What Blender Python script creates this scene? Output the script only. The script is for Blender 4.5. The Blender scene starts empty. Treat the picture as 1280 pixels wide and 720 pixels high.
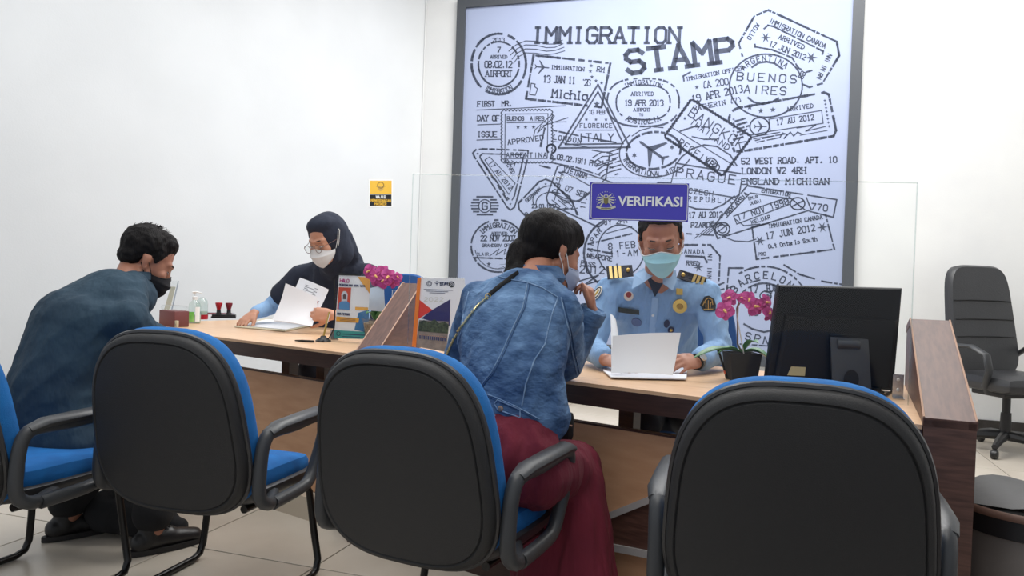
import bpy, bmesh, math, random
from mathutils import Vector, Matrix, noise
from mathutils.bvhtree import BVHTree

# ---------------------------------------------------------------- camera, world, lights, exposure
scene = bpy.context.scene
COL = scene.collection
V = Vector
FPX = 950.0
CAM = V((0, 0, 1.10))
cam_data = bpy.data.cameras.new('camera')
cam_data.sensor_width = 36.0
cam_data.lens = FPX / 1280 * 36.0
cam_data.clip_start = 0.05
camera = bpy.data.objects.new('camera', cam_data)
COL.objects.link(camera)
R3 = (Matrix.Rotation(math.radians(90 - 0.9), 3, 'X') @ Matrix.Rotation(math.radians(1.95), 3, 'Z'))
camera.matrix_world = Matrix.Translation(CAM) @ R3.to_4x4()
scene.camera = camera
scene.view_settings.view_transform = 'Standard'
scene.view_settings.look = 'None'
scene.view_settings.exposure = 0.0
scene.view_settings.gamma = 1.0
scene.view_settings.use_curve_mapping = False

world = bpy.data.worlds.new('world')
scene.world = world
world.use_nodes = True
wb = world.node_tree.nodes['Background']
wb.inputs[0].default_value = (0.86, 0.92, 1.0, 1)
wb.inputs[1].default_value = 0.62

def area_light(name, loc, size, power, color=(1, 1, 1), rot=(0, 0, 0)):
    ld = bpy.data.lights.new(name, 'AREA')
    ld.shape = 'RECTANGLE'; ld.size = size[0]; ld.size_y = size[1]
    ld.energy = power; ld.color = color
    o = bpy.data.objects.new(name, ld); COL.objects.link(o)
    o.location = loc; o.rotation_euler = rot
    return o
area_light('ceiling_panel_light_back', (1.3, 4.9, 4.2), (3.6, 1.8), 200, (1.0, 0.99, 0.97), (0, 0, -0.3))
area_light('ceiling_panel_light_left', (-1.5, 3.4, 4.2), (2.4, 1.6), 47, (0.97, 0.99, 1.0))
area_light('ceiling_panel_light_front', (0.0, 1.2, 4.2), (2.6, 1.6), 60, (1.0, 0.98, 0.95))

# ---------------------------------------------------------------- helpers
def ray(u, v):
    d = R3 @ V(((u - 640) / FPX, -(v - 360) / FPX, -1))
    return d
def P(u, v, Y):
    d = ray(u, v); return CAM + d * (Y / d.y)
def Pz(u, v, h):
    d = ray(u, v); return CAM + d * ((h - CAM.z) / d.z)

def lin(c):
    c = c / 255.0
    return c / 12.92 if c <= 0.04045 else ((c + 0.055) / 1.055) ** 2.4
def rgb(r, g, b): return (lin(r), lin(g), lin(b), 1)

MATS = {}
def mat(name, col, rough=0.6, metal=0.0, col2=None, nscale=8.0, stretch=(1, 1, 1), bump=0.0, bscale=60.0,
        detail=4.0, spec=0.5, trans=0.0, coat=0.0, sheen=0.0, mixlo=0.35, mixhi=0.65, bstretch=None, wave=None, bdist=0.004):
    m = bpy.data.materials.new(name); m.use_nodes = True
    nt = m.node_tree; bs = nt.nodes['Principled BSDF']
    bs.inputs['Base Color'].default_value = rgb(*col)
    bs.inputs['Roughness'].default_value = rough
    bs.inputs['Metallic'].default_value = metal
    bs.inputs['Specular IOR Level'].default_value = spec
    bs.inputs['Transmission Weight'].default_value = trans
    bs.inputs['Coat Weight'].default_value = coat
    if sheen: bs.inputs['Sheen Weight'].default_value = sheen
    tc = nt.nodes.new('ShaderNodeTexCoord')
    if col2 is not None:
        mp = nt.nodes.new('ShaderNodeMapping'); mp.inputs['Scale'].default_value = stretch
        nt.links.new(tc.outputs['Object'], mp.inputs[0])
        if wave:
            nz = nt.nodes.new('ShaderNodeTexWave'); nz.inputs['Scale'].default_value = nscale
            nz.inputs['Distortion'].default_value = wave; nz.inputs['Detail'].default_value = detail
        else:
            nz = nt.nodes.new('ShaderNodeTexNoise'); nz.inputs['Scale'].default_value = nscale
            nz.inputs['Detail'].default_value = detail
        nt.links.new(mp.outputs[0], nz.inputs[0])
        rp = nt.nodes.new('ShaderNodeValToRGB')
        rp.color_ramp.elements[0].position = mixlo; rp.color_ramp.elements[1].position = mixhi
        rp.color_ramp.elements[0].color = rgb(*col); rp.color_ramp.elements[1].color = rgb(*col2)
        nt.links.new(nz.outputs[0], rp.inputs[0]); nt.links.new(rp.outputs[0], bs.inputs['Base Color'])
    if bump:
        mb = nt.nodes.new('ShaderNodeMapping'); mb.inputs['Scale'].default_value = bstretch or (1, 1, 1)
        nt.links.new(tc.outputs['Object'], mb.inputs[0])
        nb = nt.nodes.new('ShaderNodeTexNoise'); nb.inputs['Scale'].default_value = bscale
        nb.inputs['Detail'].default_value = 3
        nt.links.new(mb.outputs[0], nb.inputs[0])
        bp = nt.nodes.new('ShaderNodeBump'); bp.inputs['Strength'].default_value = bump
        bp.inputs['Distance'].default_value = bdist
        nt.links.new(nb.outputs[0], bp.inputs['Height']); nt.links.new(bp.outputs[0], bs.inputs['Normal'])
    MATS[name] = m
    return m

def acrylic(name, tint, fac=0.05, refl=1.45):
    m = bpy.data.materials.new(name); m.use_nodes = True
    nt = m.node_tree; nt.nodes.clear()
    out = nt.nodes.new('ShaderNodeOutputMaterial'); mx = nt.nodes.new('ShaderNodeMixShader')
    tr = nt.nodes.new('ShaderNodeBsdfTransparent'); tr.inputs[0].default_value = (*tint, 1)
    gl = nt.nodes.new('ShaderNodeBsdfGlossy'); gl.inputs['Roughness'].default_value = 0.03
    fr = nt.nodes.new('ShaderNodeLayerWeight'); fr.inputs['Blend'].default_value = 0.5
    pw = nt.nodes.new('ShaderNodeMath'); pw.operation = 'POWER'; pw.inputs[1].default_value = 4.0
    mt = nt.nodes.new('ShaderNodeMath'); mt.operation = 'MULTIPLY_ADD'; mt.inputs[1].default_value = 0.5; mt.inputs[2].default_value = fac
    nt.links.new(fr.outputs['Facing'], pw.inputs[0]); nt.links.new(pw.outputs[0], mt.inputs[0]); nt.links.new(mt.outputs[0], mx.inputs[0])
    nt.links.new(tr.outputs[0], mx.inputs[1]); nt.links.new(gl.outputs[0], mx.inputs[2])
    nt.links.new(mx.outputs[0], out.inputs[0])
    MATS[name] = m
    return m

class MB:
    """collects vertices, faces and a material index per face"""
    def __init__(self): self.v = []; self.f = []; self.mi = []
    def add(self, vs, fs, mi=0):
        o = len(self.v); self.v += [V(p) for p in vs]
        self.f += [[i + o for i in f] for f in fs]; self.mi += [mi] * len(fs); return self
    def box(self, c, s, M=None, mi=0, bev=0.0):
        hx, hy, hz = s[0] / 2, s[1] / 2, s[2] / 2
        if bev <= 0:
            vs = [V((x, y, z)) for x in (-hx, hx) for y in (-hy, hy) for z in (-hz, hz)]
            fs = [(0, 1, 3, 2), (4, 6, 7, 5), (0, 4, 5, 1), (2, 3, 7, 6), (0, 2, 6, 4), (1, 5, 7, 3)]
        else:
            bm = bmesh.new(); bmesh.ops.create_cube(bm, size=1)
            for q in bm.verts: q.co = V((q.co.x * s[0], q.co.y * s[1], q.co.z * s[2]))
            bmesh.ops.bevel(bm, geom=bm.edges[:] , offset=min(bev, min(s) * 0.49), segments=2, affect='EDGES', profile=0.5)
            bm.verts.index_update()
            vs = [q.co.copy() for q in bm.verts]; fs = [[q.index for q in f.verts] for f in bm.faces]; bm.free()
        c = V(c)
        vs = [(M @ p if M else p) + c for p in vs]
        return self.add(vs, fs, mi)
    def tube(self, path, r, n=10, mi=0, cap=True, closed=False, flat=None, up=None):
        """round (or flattened: flat=(side, height) scale about the up vector) tube through the path"""
        path = [V(p) for p in path]; N = len(path)
        rs = r if isinstance(r, (list, tuple)) else [r] * N
        rings = []; prev = None
        for i, p in enumerate(path):
            if closed: t = path[(i + 1) % N] - path[i - 1]
            else: t = path[min(i + 1, N - 1)] - path[max(i - 1, 0)]
            if t.length < 1e-9: t = V((0, 0, 1))
            t.normalize()
            if up is not None: a = V(up) - t * t.dot(V(up))
            elif prev is None: a = t.orthogonal()
            else: a = prev - t * t.dot(prev)
            if a.length < 1e-6: a = t.orthogonal()
            a.normalize(); prev = a; b = t.cross(a)
            fa, fb = flat if flat else (1, 1)
            rings.append([p + a * (math.cos(2 * math.pi * k / n) * rs[i] * fa) + b * (math.sin(2 * math.pi * k / n) * rs[i] * fb) for k in range(n)])
        vs = [q for R in rings for q in R]; fs = []
        M = N if closed else N - 1
        for i in range(M):
            j = (i + 1) % N
            for k in range(n):
                l = (k + 1) % n
                fs.append((i * n + k, i * n + l, j * n + l, j * n + k))
        if cap and not closed:
            fs.append(list(range(n))[::-1]); fs.append([(N - 1) * n + k for k in range(n)])
        return self.add(vs, fs, mi)
    def lathe(self, prof, c=(0, 0, 0), n=24, mi=0, M=None):
        c = V(c); vs = []; fs = []
        for (r, z) in prof:
            for k in range(n):
                a = 2 * math.pi * k / n
                p = V((r * math.cos(a), r * math.sin(a), z)); vs.append((M @ p if M else p) + c)
        for i in range(len(prof) - 1):
            for k in range(n):
                l = (k + 1) % n; fs.append((i * n + k, i * n + l, (i + 1) * n + l, (i + 1) * n + k))
        fs.append(list(range(n))[::-1]); fs.append([(len(prof) - 1) * n + k for k in range(n)])
        return self.add(vs, fs, mi)
    def ell(self, c, r, M=None, n=16, m=10, mi=0):
        c = V(c); vs = []; fs = []
        for i in range(m + 1):
            ph = math.pi * i / m
            for k in range(n):
                a = 2 * math.pi * k / n
                p = V((r[0] * math.sin(ph) * math.cos(a), r[1] * math.sin(ph) * math.sin(a), r[2] * math.cos(ph)))
                vs.append((M @ p if M else p) + c)
        for i in range(m):
            for k in range(n):
                l = (k + 1) % n; fs.append((i * n + k, (i + 1) * n + k, (i + 1) * n + l, i * n + l))
        return self.add(vs, fs, mi)
    def cone(self, a, b, ra, rb, side=None, n=16, mi=0):
        """capsule from a to b; ra, rb a radius or (side radius, other radius); side = the wide direction"""
        a, b = V(a), V(b)
        ra = ra if isinstance(ra, tuple) else (ra, ra); rb = rb if isinstance(rb, tuple) else (rb, rb)
        t = (b - a)
        if t.length < 1e-6: t = V((0, 0, 1e-5))
        tn = t.normalized()
        s = V(side) if side is not None else tn.orthogonal()
        s = (s - tn * tn.dot(s)).normalized(); w = tn.cross(s)
        vs = []; m = 5; rows = []
        for i in range(m + 1):
            ph = math.pi / 2 * (1 - i / m); rows.append((a, ra, math.cos(ph), -math.sin(ph)))
        for i in range(m + 1):
            ph = math.pi / 2 * (i / m); rows.append((b, rb, math.cos(ph), math.sin(ph)))
        for (c, rr, k, h) in rows:
            hh = min(rr)
            for j in range(n):
                q = 2 * math.pi * j / n
                vs.append(c + s * (rr[0] * k * math.cos(q)) + w * (rr[1] * k * math.sin(q)) + tn * (h * hh))
        fs = []
        for i in range(len(rows) - 1):
            for j in range(n):
                l = (j + 1) % n; fs.append((i * n + j, i * n + l, (i + 1) * n + l, (i + 1) * n + j))
        return self.add(vs, fs, mi)
    def sheet(self, grid, mi=0, th=0.0):
        """grid of points -> surface; th > 0 gives it thickness"""
        nr, nc = len(grid), len(grid[0]); g = [[V(p) for p in r] for r in grid]
        vs = [p for r in g for p in r]; fs = []
        for i in range(nr - 1):
            for j in range(nc - 1):
                fs.append((i * nc + j, i * nc + j + 1, (i + 1) * nc + j + 1, (i + 1) * nc + j))
        if th > 0:
            back = []
            for i in range(nr):
                for j in range(nc):
                    du = g[i][min(j + 1, nc - 1)] - g[i][max(j - 1, 0)]; dv = g[min(i + 1, nr - 1)][j] - g[max(i - 1, 0)][j]
                    nn = du.cross(dv); nn = nn.normalized() if nn.length > 1e-9 else V((0, 0, 1))
                    back.append(g[i][j] - nn * th)
            o = len(vs); vs += back
            fs += [[q + o for q in f][::-1] for f in fs]
            rim = [i for i in range(nc)] + [i * nc + nc - 1 for i in range(1, nr)] + [(nr - 1) * nc + j for j in range(nc - 2, -1, -1)] + [i * nc for i in range(nr - 2, 0, -1)]
            for k in range(len(rim)):
                a, b = rim[k], rim[(k + 1) % len(rim)]; fs.append((a, b, b + o, a + o))
        return self.add(vs, fs, mi)
    def prism(self, pts, d, mi=0):
        """polygon pts extruded by the vector d"""
        pts = [V(p) for p in pts]; d = V(d); n = len(pts)
        vs = pts + [p + d for p in pts]
        fs = [list(range(n)), [n + i for i in range(n)][::-1]] + [(i, (i + 1) % n, n + (i + 1) % n, n + i) for i in range(n)]
        return self.add(vs, fs, mi)

ROOTM = {}
def finish(me, smooth):
    bm = bmesh.new(); bm.from_mesh(me)
    bmesh.ops.recalc_face_normals(bm, faces=bm.faces[:]); bm.to_mesh(me); bm.free()
    if smooth:
        for p in me.polygons: p.use_smooth = True
        me.set_sharp_from_angle(angle=math.radians(smooth if smooth is not True else 40))
def make_mesh(name, mb, mats, M=None, smooth=True, recalc=True):
    me = bpy.data.meshes.new(name)
    vs = [(M @ p) if M else p for p in mb.v]
    me.from_pydata([tuple(p) for p in vs], [], mb.f)
    for m in (mats if isinstance(mats, (list, tuple)) else [mats]): me.materials.append(m)
    for i, p in enumerate(me.polygons): p.material_index = mb.mi[i]
    if recalc: finish(me, smooth)
    me.update()
    return me
def obj(name, mb, mats, parent=None, world=False, smooth=True, label=None):
    """ONE mesh object; world=True: the points are world points and are brought into the parent's frame"""
    M = None
    if parent is not None and world: M = ROOTM[parent.name].inverted()
    me = mb if isinstance(mb, bpy.types.Mesh) else make_mesh(name, mb, mats, M, smooth)
    o = bpy.data.objects.new(name, me); COL.objects.link(o)
    if parent is not None:
        o.parent = parent; ROOTM[o.name] = ROOTM[parent.name]
    else: ROOTM[o.name] = Matrix.Identity(4)
    if label: o['label'] = label
    return o
def thing(name, label, cat, loc=(0, 0, 0), rz=0.0, group=None):
    o = bpy.data.objects.new(name, None); COL.objects.link(o)
    o.empty_display_size = 0.1
    o.location = loc; o.rotation_euler = (0, 0, rz)
    o['label'] = label; o['category'] = cat
    if group: o['group'] = group
    ROOTM[o.name] = Matrix.Translation(V(loc)) @ Matrix.Rotation(rz, 4, 'Z')
    return o
def tag(o, label, cat, group=None, kind=None):
    o['label'] = label; o['category'] = cat
    if group: o['group'] = group
    if kind: o['kind'] = kind
    return o
def struct(name, mb, mats, smooth=False, label=None):
    o = obj(name, mb, mats, smooth=smooth); o['kind'] = 'structure'; 
    if label: o['label'] = label
    return o
def dup(root, loc, rz, label, group=None):
    r = root.copy(); COL.objects.link(r); r.location = loc; r.rotation_euler = (0, 0, rz)
    r['label'] = label
    if group: r['group'] = group
    ROOTM[r.name] = Matrix.Translation(V(loc)) @ Matrix.Rotation(rz, 4, 'Z')
    for ch in list(root.children):
        c = ch.copy(); COL.objects.link(c); c.parent = r; ROOTM[c.name] = ROOTM[r.name]
        for g in ch.children:
            d = g.copy(); COL.objects.link(d); d.parent = c; ROOTM[d.name] = ROOTM[r.name]
    return r

def remesh(mb, voxel, smooth_it=6, factor=0.5):
    """one continuous surface grown over all the overlapping shapes in mb"""
    me = bpy.data.meshes.new('tmp'); me.from_pydata([tuple(p) for p in mb.v], [], mb.f); me.update()
    finish(me, False)
    o = bpy.data.objects.new('tmp', me); COL.objects.link(o)
    r = o.modifiers.new('r', 'REMESH'); r.mode = 'VOXEL'; r.voxel_size = voxel; r.use_smooth_shade = True
    s = o.modifiers.new('s', 'SMOOTH'); s.iterations = smooth_it; s.factor = factor
    dg = bpy.context.evaluated_depsgraph_get()
    out = bpy.data.meshes.new_from_object(o.evaluated_get(dg))
    bpy.data.objects.remove(o); bpy.data.meshes.remove(me)
    return out
def displace(me, fn):
    """moves every vertex along its normal by fn(point)"""
    ns = [v.normal.copy() for v in me.vertices]
    for v, n in zip(me.vertices, ns): v.co += n * fn(v.co)
    me.update()
def folds(dir_, freq, amp, freq2=2.0, seed=0.0):
    """cloth folds: sharp-ridged noise squeezed across dir_"""
    d = V(dir_).normalized()
    def fn(p):
        along = d * p.dot(d); q = (p - along) * freq + along * (freq * 0.25) + V((seed, seed * 0.7, 0))
        a = noise.noise(q); b = noise.noise(q * freq2 + V((3.1, 0, 7.7)))
        return amp * ((1 - abs(a) * 2.4) * 0.6 + b * 0.5 - 0.2)
    return fn
def blob(name, mb, m, parent, voxel=0.006, it=6, disp=None, label=None, factor=0.5):
    me = remesh(mb, voxel, it, factor)
    if disp: displace(me, disp)
    w = me.copy()
    W = ROOTM[parent.name].inverted() if parent else Matrix.Identity(4)
    me.transform(W)
    me.materials.clear()
    for q in (m if isinstance(m, (list, tuple)) else [m]): me.materials.append(q)
    for p in me.polygons: p.use_smooth = True; p.material_index = 0
    me.name = name
    o = obj(name, me, None, parent, label=label)
    bv = BVHTree.FromPolygons([v.co for v in w.vertices], [p.vertices[:] for p in w.polygons])
    bpy.data.meshes.remove(w)
    return o, bv
def hit(bv, u, v, off=0.0):
    """where the surface lies behind a given direction of sight: point and normal"""
    loc, n, i, d = bv.ray_cast(CAM, ray(u, v).normalized())
    if loc is None: return None, None
    if n.dot(ray(u, v)) > 0: n = -n
    return loc + n * off, n
def on_surface(bv, pts, off=0.002, step=4):
    out = []
    for a, b in zip(pts[:-1], pts[1:]):
        n = max(1, int(math.hypot(b[0] - a[0], b[1] - a[1]) / step))
        for i in range(n):
            t = i / n; l, nn = hit(bv, a[0] + (b[0] - a[0]) * t, a[1] + (b[1] - a[1]) * t, off)
            if l is not None: out.append(l)
    l, nn = hit(bv, *pts[-1], off)
    if l is not None: out.append(l)
    return out
def frame(n, up=V((0, 0, 1))):
    n = V(n).normalized(); x = V(up).cross(n)
    x = x.normalized() if x.length > 1e-4 else V((1, 0, 0)); y = n.cross(x)
    return Matrix((x, y, n)).transposed()
def text_mb(mb, body, size, origin, X, Y, N, depth=0.001, mi=0, bold=0.0, align='LEFT'):
    cu = bpy.data.curves.new('t', 'FONT'); cu.body = body; cu.size = size; cu.extrude = depth; cu.offset = bold
    cu.align_x = align; cu.resolution_u = 2
    o = bpy.data.objects.new('t', cu); COL.objects.link(o)
    dg = bpy.context.evaluated_depsgraph_get()
    me = bpy.data.meshes.new_from_object(o.evaluated_get(dg))
    X, Y, N, O = V(X), V(Y), V(N), V(origin)
    mb.add([O + X * q.co.x + Y * q.co.y + N * q.co.z for q in me.vertices], [list(p.vertices) for p in me.polygons], mi)
    bpy.data.objects.remove(o); bpy.data.curves.remove(cu); bpy.data.meshes.remove(me)
def arc(c, a, b, r, a0, a1, n=8):
    c, a, b = V(c), V(a), V(b)
    return [c + a * (r * math.cos(a0 + (a1 - a0) * i / n)) + b * (r * math.sin(a0 + (a1 - a0) * i / n)) for i in range(n + 1)]

# ---------------------------------------------------------------- materials
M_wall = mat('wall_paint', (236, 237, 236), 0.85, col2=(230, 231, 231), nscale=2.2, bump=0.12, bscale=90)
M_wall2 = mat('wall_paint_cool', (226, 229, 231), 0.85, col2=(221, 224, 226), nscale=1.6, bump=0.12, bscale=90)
M_ceil = mat('ceiling_paint', (235, 235, 232), 0.9, bump=0.05)
M_base = mat('dark_skirting', (62, 58, 55), 0.5, col2=(50, 46, 44), nscale=20)
M_tile = mat('cream_floor_tile', (205, 196, 183), 0.28, col2=(190, 180, 166), nscale=3.0, detail=8, spec=0.5, mixlo=0.3, mixhi=0.7)
M_grout = mat('tile_grout', (96, 86, 78), 0.9)
M_plastic = mat('black_shell_plastic', (47, 47, 48), 0.55, bump=0.25, bscale=420, spec=0.35)
M_rim = mat('black_rim_plastic', (52, 52, 54), 0.32, bump=0.05, bscale=200)
M_armpl = mat('grey_black_armrest_plastic', (58, 60, 63), 0.42, bump=0.08, bscale=300)
M_blue = mat('blue_chair_fabric', (4, 106, 178), 0.85, col2=(3, 92, 160), nscale=14, bump=0.5, bscale=500)
M_tube = mat('black_steel_tube', (24, 23, 24), 0.25, 0.3)
M_deskwood = mat('light_beech_laminate', (221, 184, 148), 0.38, col2=(211, 171, 134), nscale=5, stretch=(1.5, 14, 10), detail=6)
M_panelwood = mat('beech_front_panel', (206, 160, 124), 0.45, col2=(194, 147, 111), nscale=3, stretch=(2, 2, 9), detail=6)
M_dark = mat('dark_walnut_laminate', (98, 68, 58), 0.42, col2=(72, 48, 41), nscale=4.0, stretch=(3, 3, 26), detail=8)
M_darkcap = mat('walnut_cap_laminate', (100, 69, 60), 0.48, col2=(80, 53, 46), nscale=4.0, stretch=(22, 3, 3), detail=8)
M_edge = mat('dark_desk_edge', (66, 44, 37), 0.4, col2=(52, 34, 29), nscale=5, stretch=(2, 2, 30), detail=6)
M_alu = mat('brushed_aluminium', (206, 204, 202), 0.3, 0.35)
M_steel = mat('bright_steel', (190, 192, 195), 0.2, 0.95)
M_acr = acrylic('clear_acrylic', (0.985, 0.992, 0.992), 0.010)
M_acred = mat('acrylic_polished_edge', (225, 235, 235), 0.3, trans=0.0, spec=0.6)
M_clear = acrylic('thin_clear_plastic', (0.975, 0.985, 0.985), 0.03)
M_paper = mat('white_paper', (240, 241, 245), 0.8)
M_ink = mat('grey_print', (120, 122, 130), 0.8)
M_black = mat('black_plastic', (26, 26, 28), 0.4)
M_blackm = mat('matt_black', (20, 20, 22), 0.75)
M_white = mat('white_plastic', (238, 240, 240), 0.4)
M_gold = mat('gold_metal', (214, 178, 96), 0.3, 0.7)
M_red = mat('red_plastic', (178, 28, 40), 0.35)
M_skinL = mat('light_brown_skin', (200, 148, 122), 0.5, col2=(188, 134, 108), nscale=14, bump=0.1, bscale=300)
M_skinM = mat('medium_brown_skin', (178, 124, 100), 0.48, col2=(166, 111, 88), nscale=14, bump=0.1, bscale=300)
M_hair = mat('black_hair', (15, 12, 13), 0.7, spec=0.22, col2=(27, 23, 24), nscale=30, stretch=(1, 1, 0.25), bump=0.8, bscale=160, bstretch=(1.4, 1.4, 0.25), mixlo=0.45, mixhi=0.75)
M_brow = mat('dark_eyebrow_hair', (52, 38, 34), 0.8)
# ---------------------------------------------------------------- the room
A18 = math.radians(18)
# back wall: passes through its floor line at the right; runs left and away
WA = V((3.645, 5.87, 0)); WT = V((-math.cos(A18), math.sin(A18), 0)); WN = V((-math.sin(A18), -math.cos(A18), 0))
UP = V((0, 0, 1))
ROOM_H = 4.3
def wallpt(u, v, off=0.0):
    d = ray(u, v); t = (off - (CAM - WA).dot(WN)) / d.dot(WN); return CAM + d * t
CORNER = WA + WT * 4.80
LW_END = V((-5.6, 1.45, 0))
LWT = (V((-2.85, 5.0, 0)) - CORNER).normalized()
LW_END = CORNER + LWT * 7.0
def slab(p, q, h0, h1, n_out, th, mb=None):
    mb = mb or MB(); p, q, n_out = V(p), V(q), V(n_out)
    mb.prism([p + UP * h0, q + UP * h0, q + UP * h1, p + UP * h1], n_out * th); return mb
RB = WA - WT * 1.9
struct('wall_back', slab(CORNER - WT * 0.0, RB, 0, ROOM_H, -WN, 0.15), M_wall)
LWN = V((-LWT.y, LWT.x, 0)); 
if LWN.dot(V((0, 0, 0)) - CORNER) < 0: LWN = -LWN
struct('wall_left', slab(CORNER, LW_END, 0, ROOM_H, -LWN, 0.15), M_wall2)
RWN = V((-1, 0, 0)); RT = V((math.sin(A18), math.cos(A18), 0))
RW_END = RB - RT * 9.0
struct('wall_right', slab(RB, RW_END, 0, ROOM_H, WT * -1.0, 0.15), M_wall)
fl = MB(); fl.box((0, 2.5, -0.06), (15, 15, 0.1))
struct('ceiling', MB().prism([CORNER + UP * ROOM_H, RB + UP * ROOM_H, RW_END + UP * ROOM_H, LW_END + UP * ROOM_H], (0, 0, 0.1)), M_ceil)
fo = struct('floor', MB().prism([CORNER - UP * 0.108, RB - UP * 0.108, RW_END - UP * 0.108, V((-5.2, -2.2, -0.108)), LW_END - UP * 0.108], (0, 0, 0.1)), M_grout)
# floor tiles: one object each, 0.6 m, laid parallel to the back wall
tm = MB(); tm.box((0, 0, -0.004), (0.594, 0.594, 0.008), bev=0.0015)
tile_me = make_mesh('tile', tm, M_tile, smooth=False)
T0 = Pz(1219, 562, 0.0)
rnd = random.Random(4)
def inside(p):
    return (p - CORNER).dot(WN) > 0.33 and (p - CORNER).dot(LWN) > 0.33 and (p - RB).dot(-WT) < -0.33
for i in range(-22, 22):
    for j in range(-22, 22):
        c = T0 + WT * (0.3 + 0.6 * i) + WN * (0.3 + 0.6 * j)
        c.z = 0
        if not inside(c) or c.y < 1.0 or c.length > 9 or abs(c.x) > 0.78 * c.y + 0.4: continue
        o = bpy.data.objects.new('tile', tile_me); COL.objects.link(o); o.parent = fo
        o.location = (c.x, c.y, -0.0005 * rnd.random()); o.rotation_euler = (0, 0, -A18)
# skirting
o = struct('baseboard_back', slab(CORNER + WN * 0.001, RB + WN * 0.001, 0.0, 0.115, WN, 0.015), M_base)
o = struct('baseboard_left', slab(CORNER + LWN * 0.001, LW_END + LWN * 0.001, 0.0, 0.115, LWN, 0.015), M_base)
# the slim shadow-gap bead where the two walls meet
struct('trim_1', MB().tube([CORNER + (WN + LWN) * 0.006 + UP * 0.1, CORNER + (WN + LWN) * 0.006 + UP * ROOM_H], 0.006, 8), M_wall, label='pale corner bead where the walls meet')

# ---------------------------------------------------------------- the stamp poster
M_print_bg = mat('pale_periwinkle_print', (170, 181, 210), 0.75, col2=(164, 175, 205), nscale=1.2, bump=0.05)
M_print_ink = mat('slate_print_ink', (58, 65, 84), 0.8, col2=(72, 80, 100), nscale=25)
M_pframe = mat('slate_grey_frame', (78, 82, 88), 0.45, bump=0.05)
def wsz(p): return (p - WA).dot(WT), p.z
sL, _ = wsz(wallpt(570.2, 120)); sR, _ = wsz(wallpt(1074.5, 150))
zT = wallpt(575, 1).z; zB = 0.50
def wp(s, z, off): return WA + WT * s + UP * z + WN * off
FW = 0.085
poster = thing('framed_poster', 'huge pale blue framed poster printed with overlapping immigration stamps on the back wall', 'poster', wp((sL + sR) / 2, zB, 0.02))
zTp = zT
pm = MB(); pm.prism([wp(sL - 0.02, zB + 0.02, 0.012), wp(sR + 0.02, zB + 0.02, 0.012), wp(sR + 0.02, zTp - 0.02, 0.012), wp(sL - 0.02, zTp - 0.02, 0.012)], WN * 0.012)
obj('printed_panel', pm, M_print_bg, poster, True, smooth=False)
for (a, b, c, d) in ((sL, sL - FW, zB, zTp), (sR + FW, sR, zB, zTp)):
    fm = MB(); fm.prism([wp(a, c, 0.004), wp(b, c, 0.004), wp(b, d, 0.004), wp(a, d, 0.004)], WN * 0.045)
    obj('frame_side', fm, M_pframe, poster, True, smooth=False)
for (c, d) in ((zB - FW, zB), (zTp - FW, zTp)):
    fm = MB(); fm.prism([wp(sL, c, 0.004), wp(sR, c, 0.004), wp(sR, d, 0.004), wp(sL, d, 0.004)], WN * 0.044)
    obj('frame_rail', fm, M_pframe, poster, True, smooth=False)

GL = {'A': '002640 1232', 'B': '00063645443303 3342413000', 'C': '4536160501103041', 'D': '00062644422000', 'E': '46060040 0333', 'F': '460600 0333',
 'G': '45361605011030414323', 'H': '0006 4046 0343', 'I': '2026', 'J': '3631201001', 'K': '0006 4602 1340', 'L': '060040', 'M': '0006234640', 'N': '00064046',
 'O': '100105163645413010', 'P': '00063645443303', 'Q': '100105163645413010 2240', 'R': '00063645443303 2340', 'S': '453616050413334241301001', 'T': '2026 0646',
 'U': '060110304146', 'V': '062046', 'W': '0610243046', 'X': '0046 0640', 'Y': '062346 2320', 'Z': '06460040', '0': '100105163645413010', '1': '152620',
 '2': '051636454400 0040', '3': '05163645443342413010 01', '4': '30360242', '5': '460603334241301001', '6': '453616050110304142330 3', '7': '064610',
 '8': '1304051636454433130201103041423 3', '9': '0110304145361605041343', '.': '2021', ',': '2111', '-': '1333', '(': '36251120 ', ')': '16253120',
 "'": '2625', '*': '2125 0442 0244', '+': '2125 0343', 'i': '2024 2526', 'c': '43341403011030 41', 'h': '0006 03143443 4340', 'g': '43341403011030 41 4441 41 30', 'a': '04344340 4212011040',
 'n': '0004 03143440', 'o': '031434433041 10010 3', 't': '2630 0444', 'r': '0004 0214 34', 'e': '0242433414030110 30', 's': '4434140332 3010', 'd': '4640 4334140301103041', 'u': '0401103040 44', 'l': '2620', '/': '0046', '?': '0516364524 2322 2120'}
def glyph(ch):
    s = GL.get(ch)
    if s is None: s = GL.get(ch.upper(), '')
    out = []
    for part in s.split():
        part = part[:len(part) // 2 * 2]
        pts = [(int(part[i]), int(part[i + 1])) for i in range(0, len(part), 2)]
        if len(pts) > 1: out.append(pts)
    return out
INK = MB(); prnd = random.Random(11)
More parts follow.
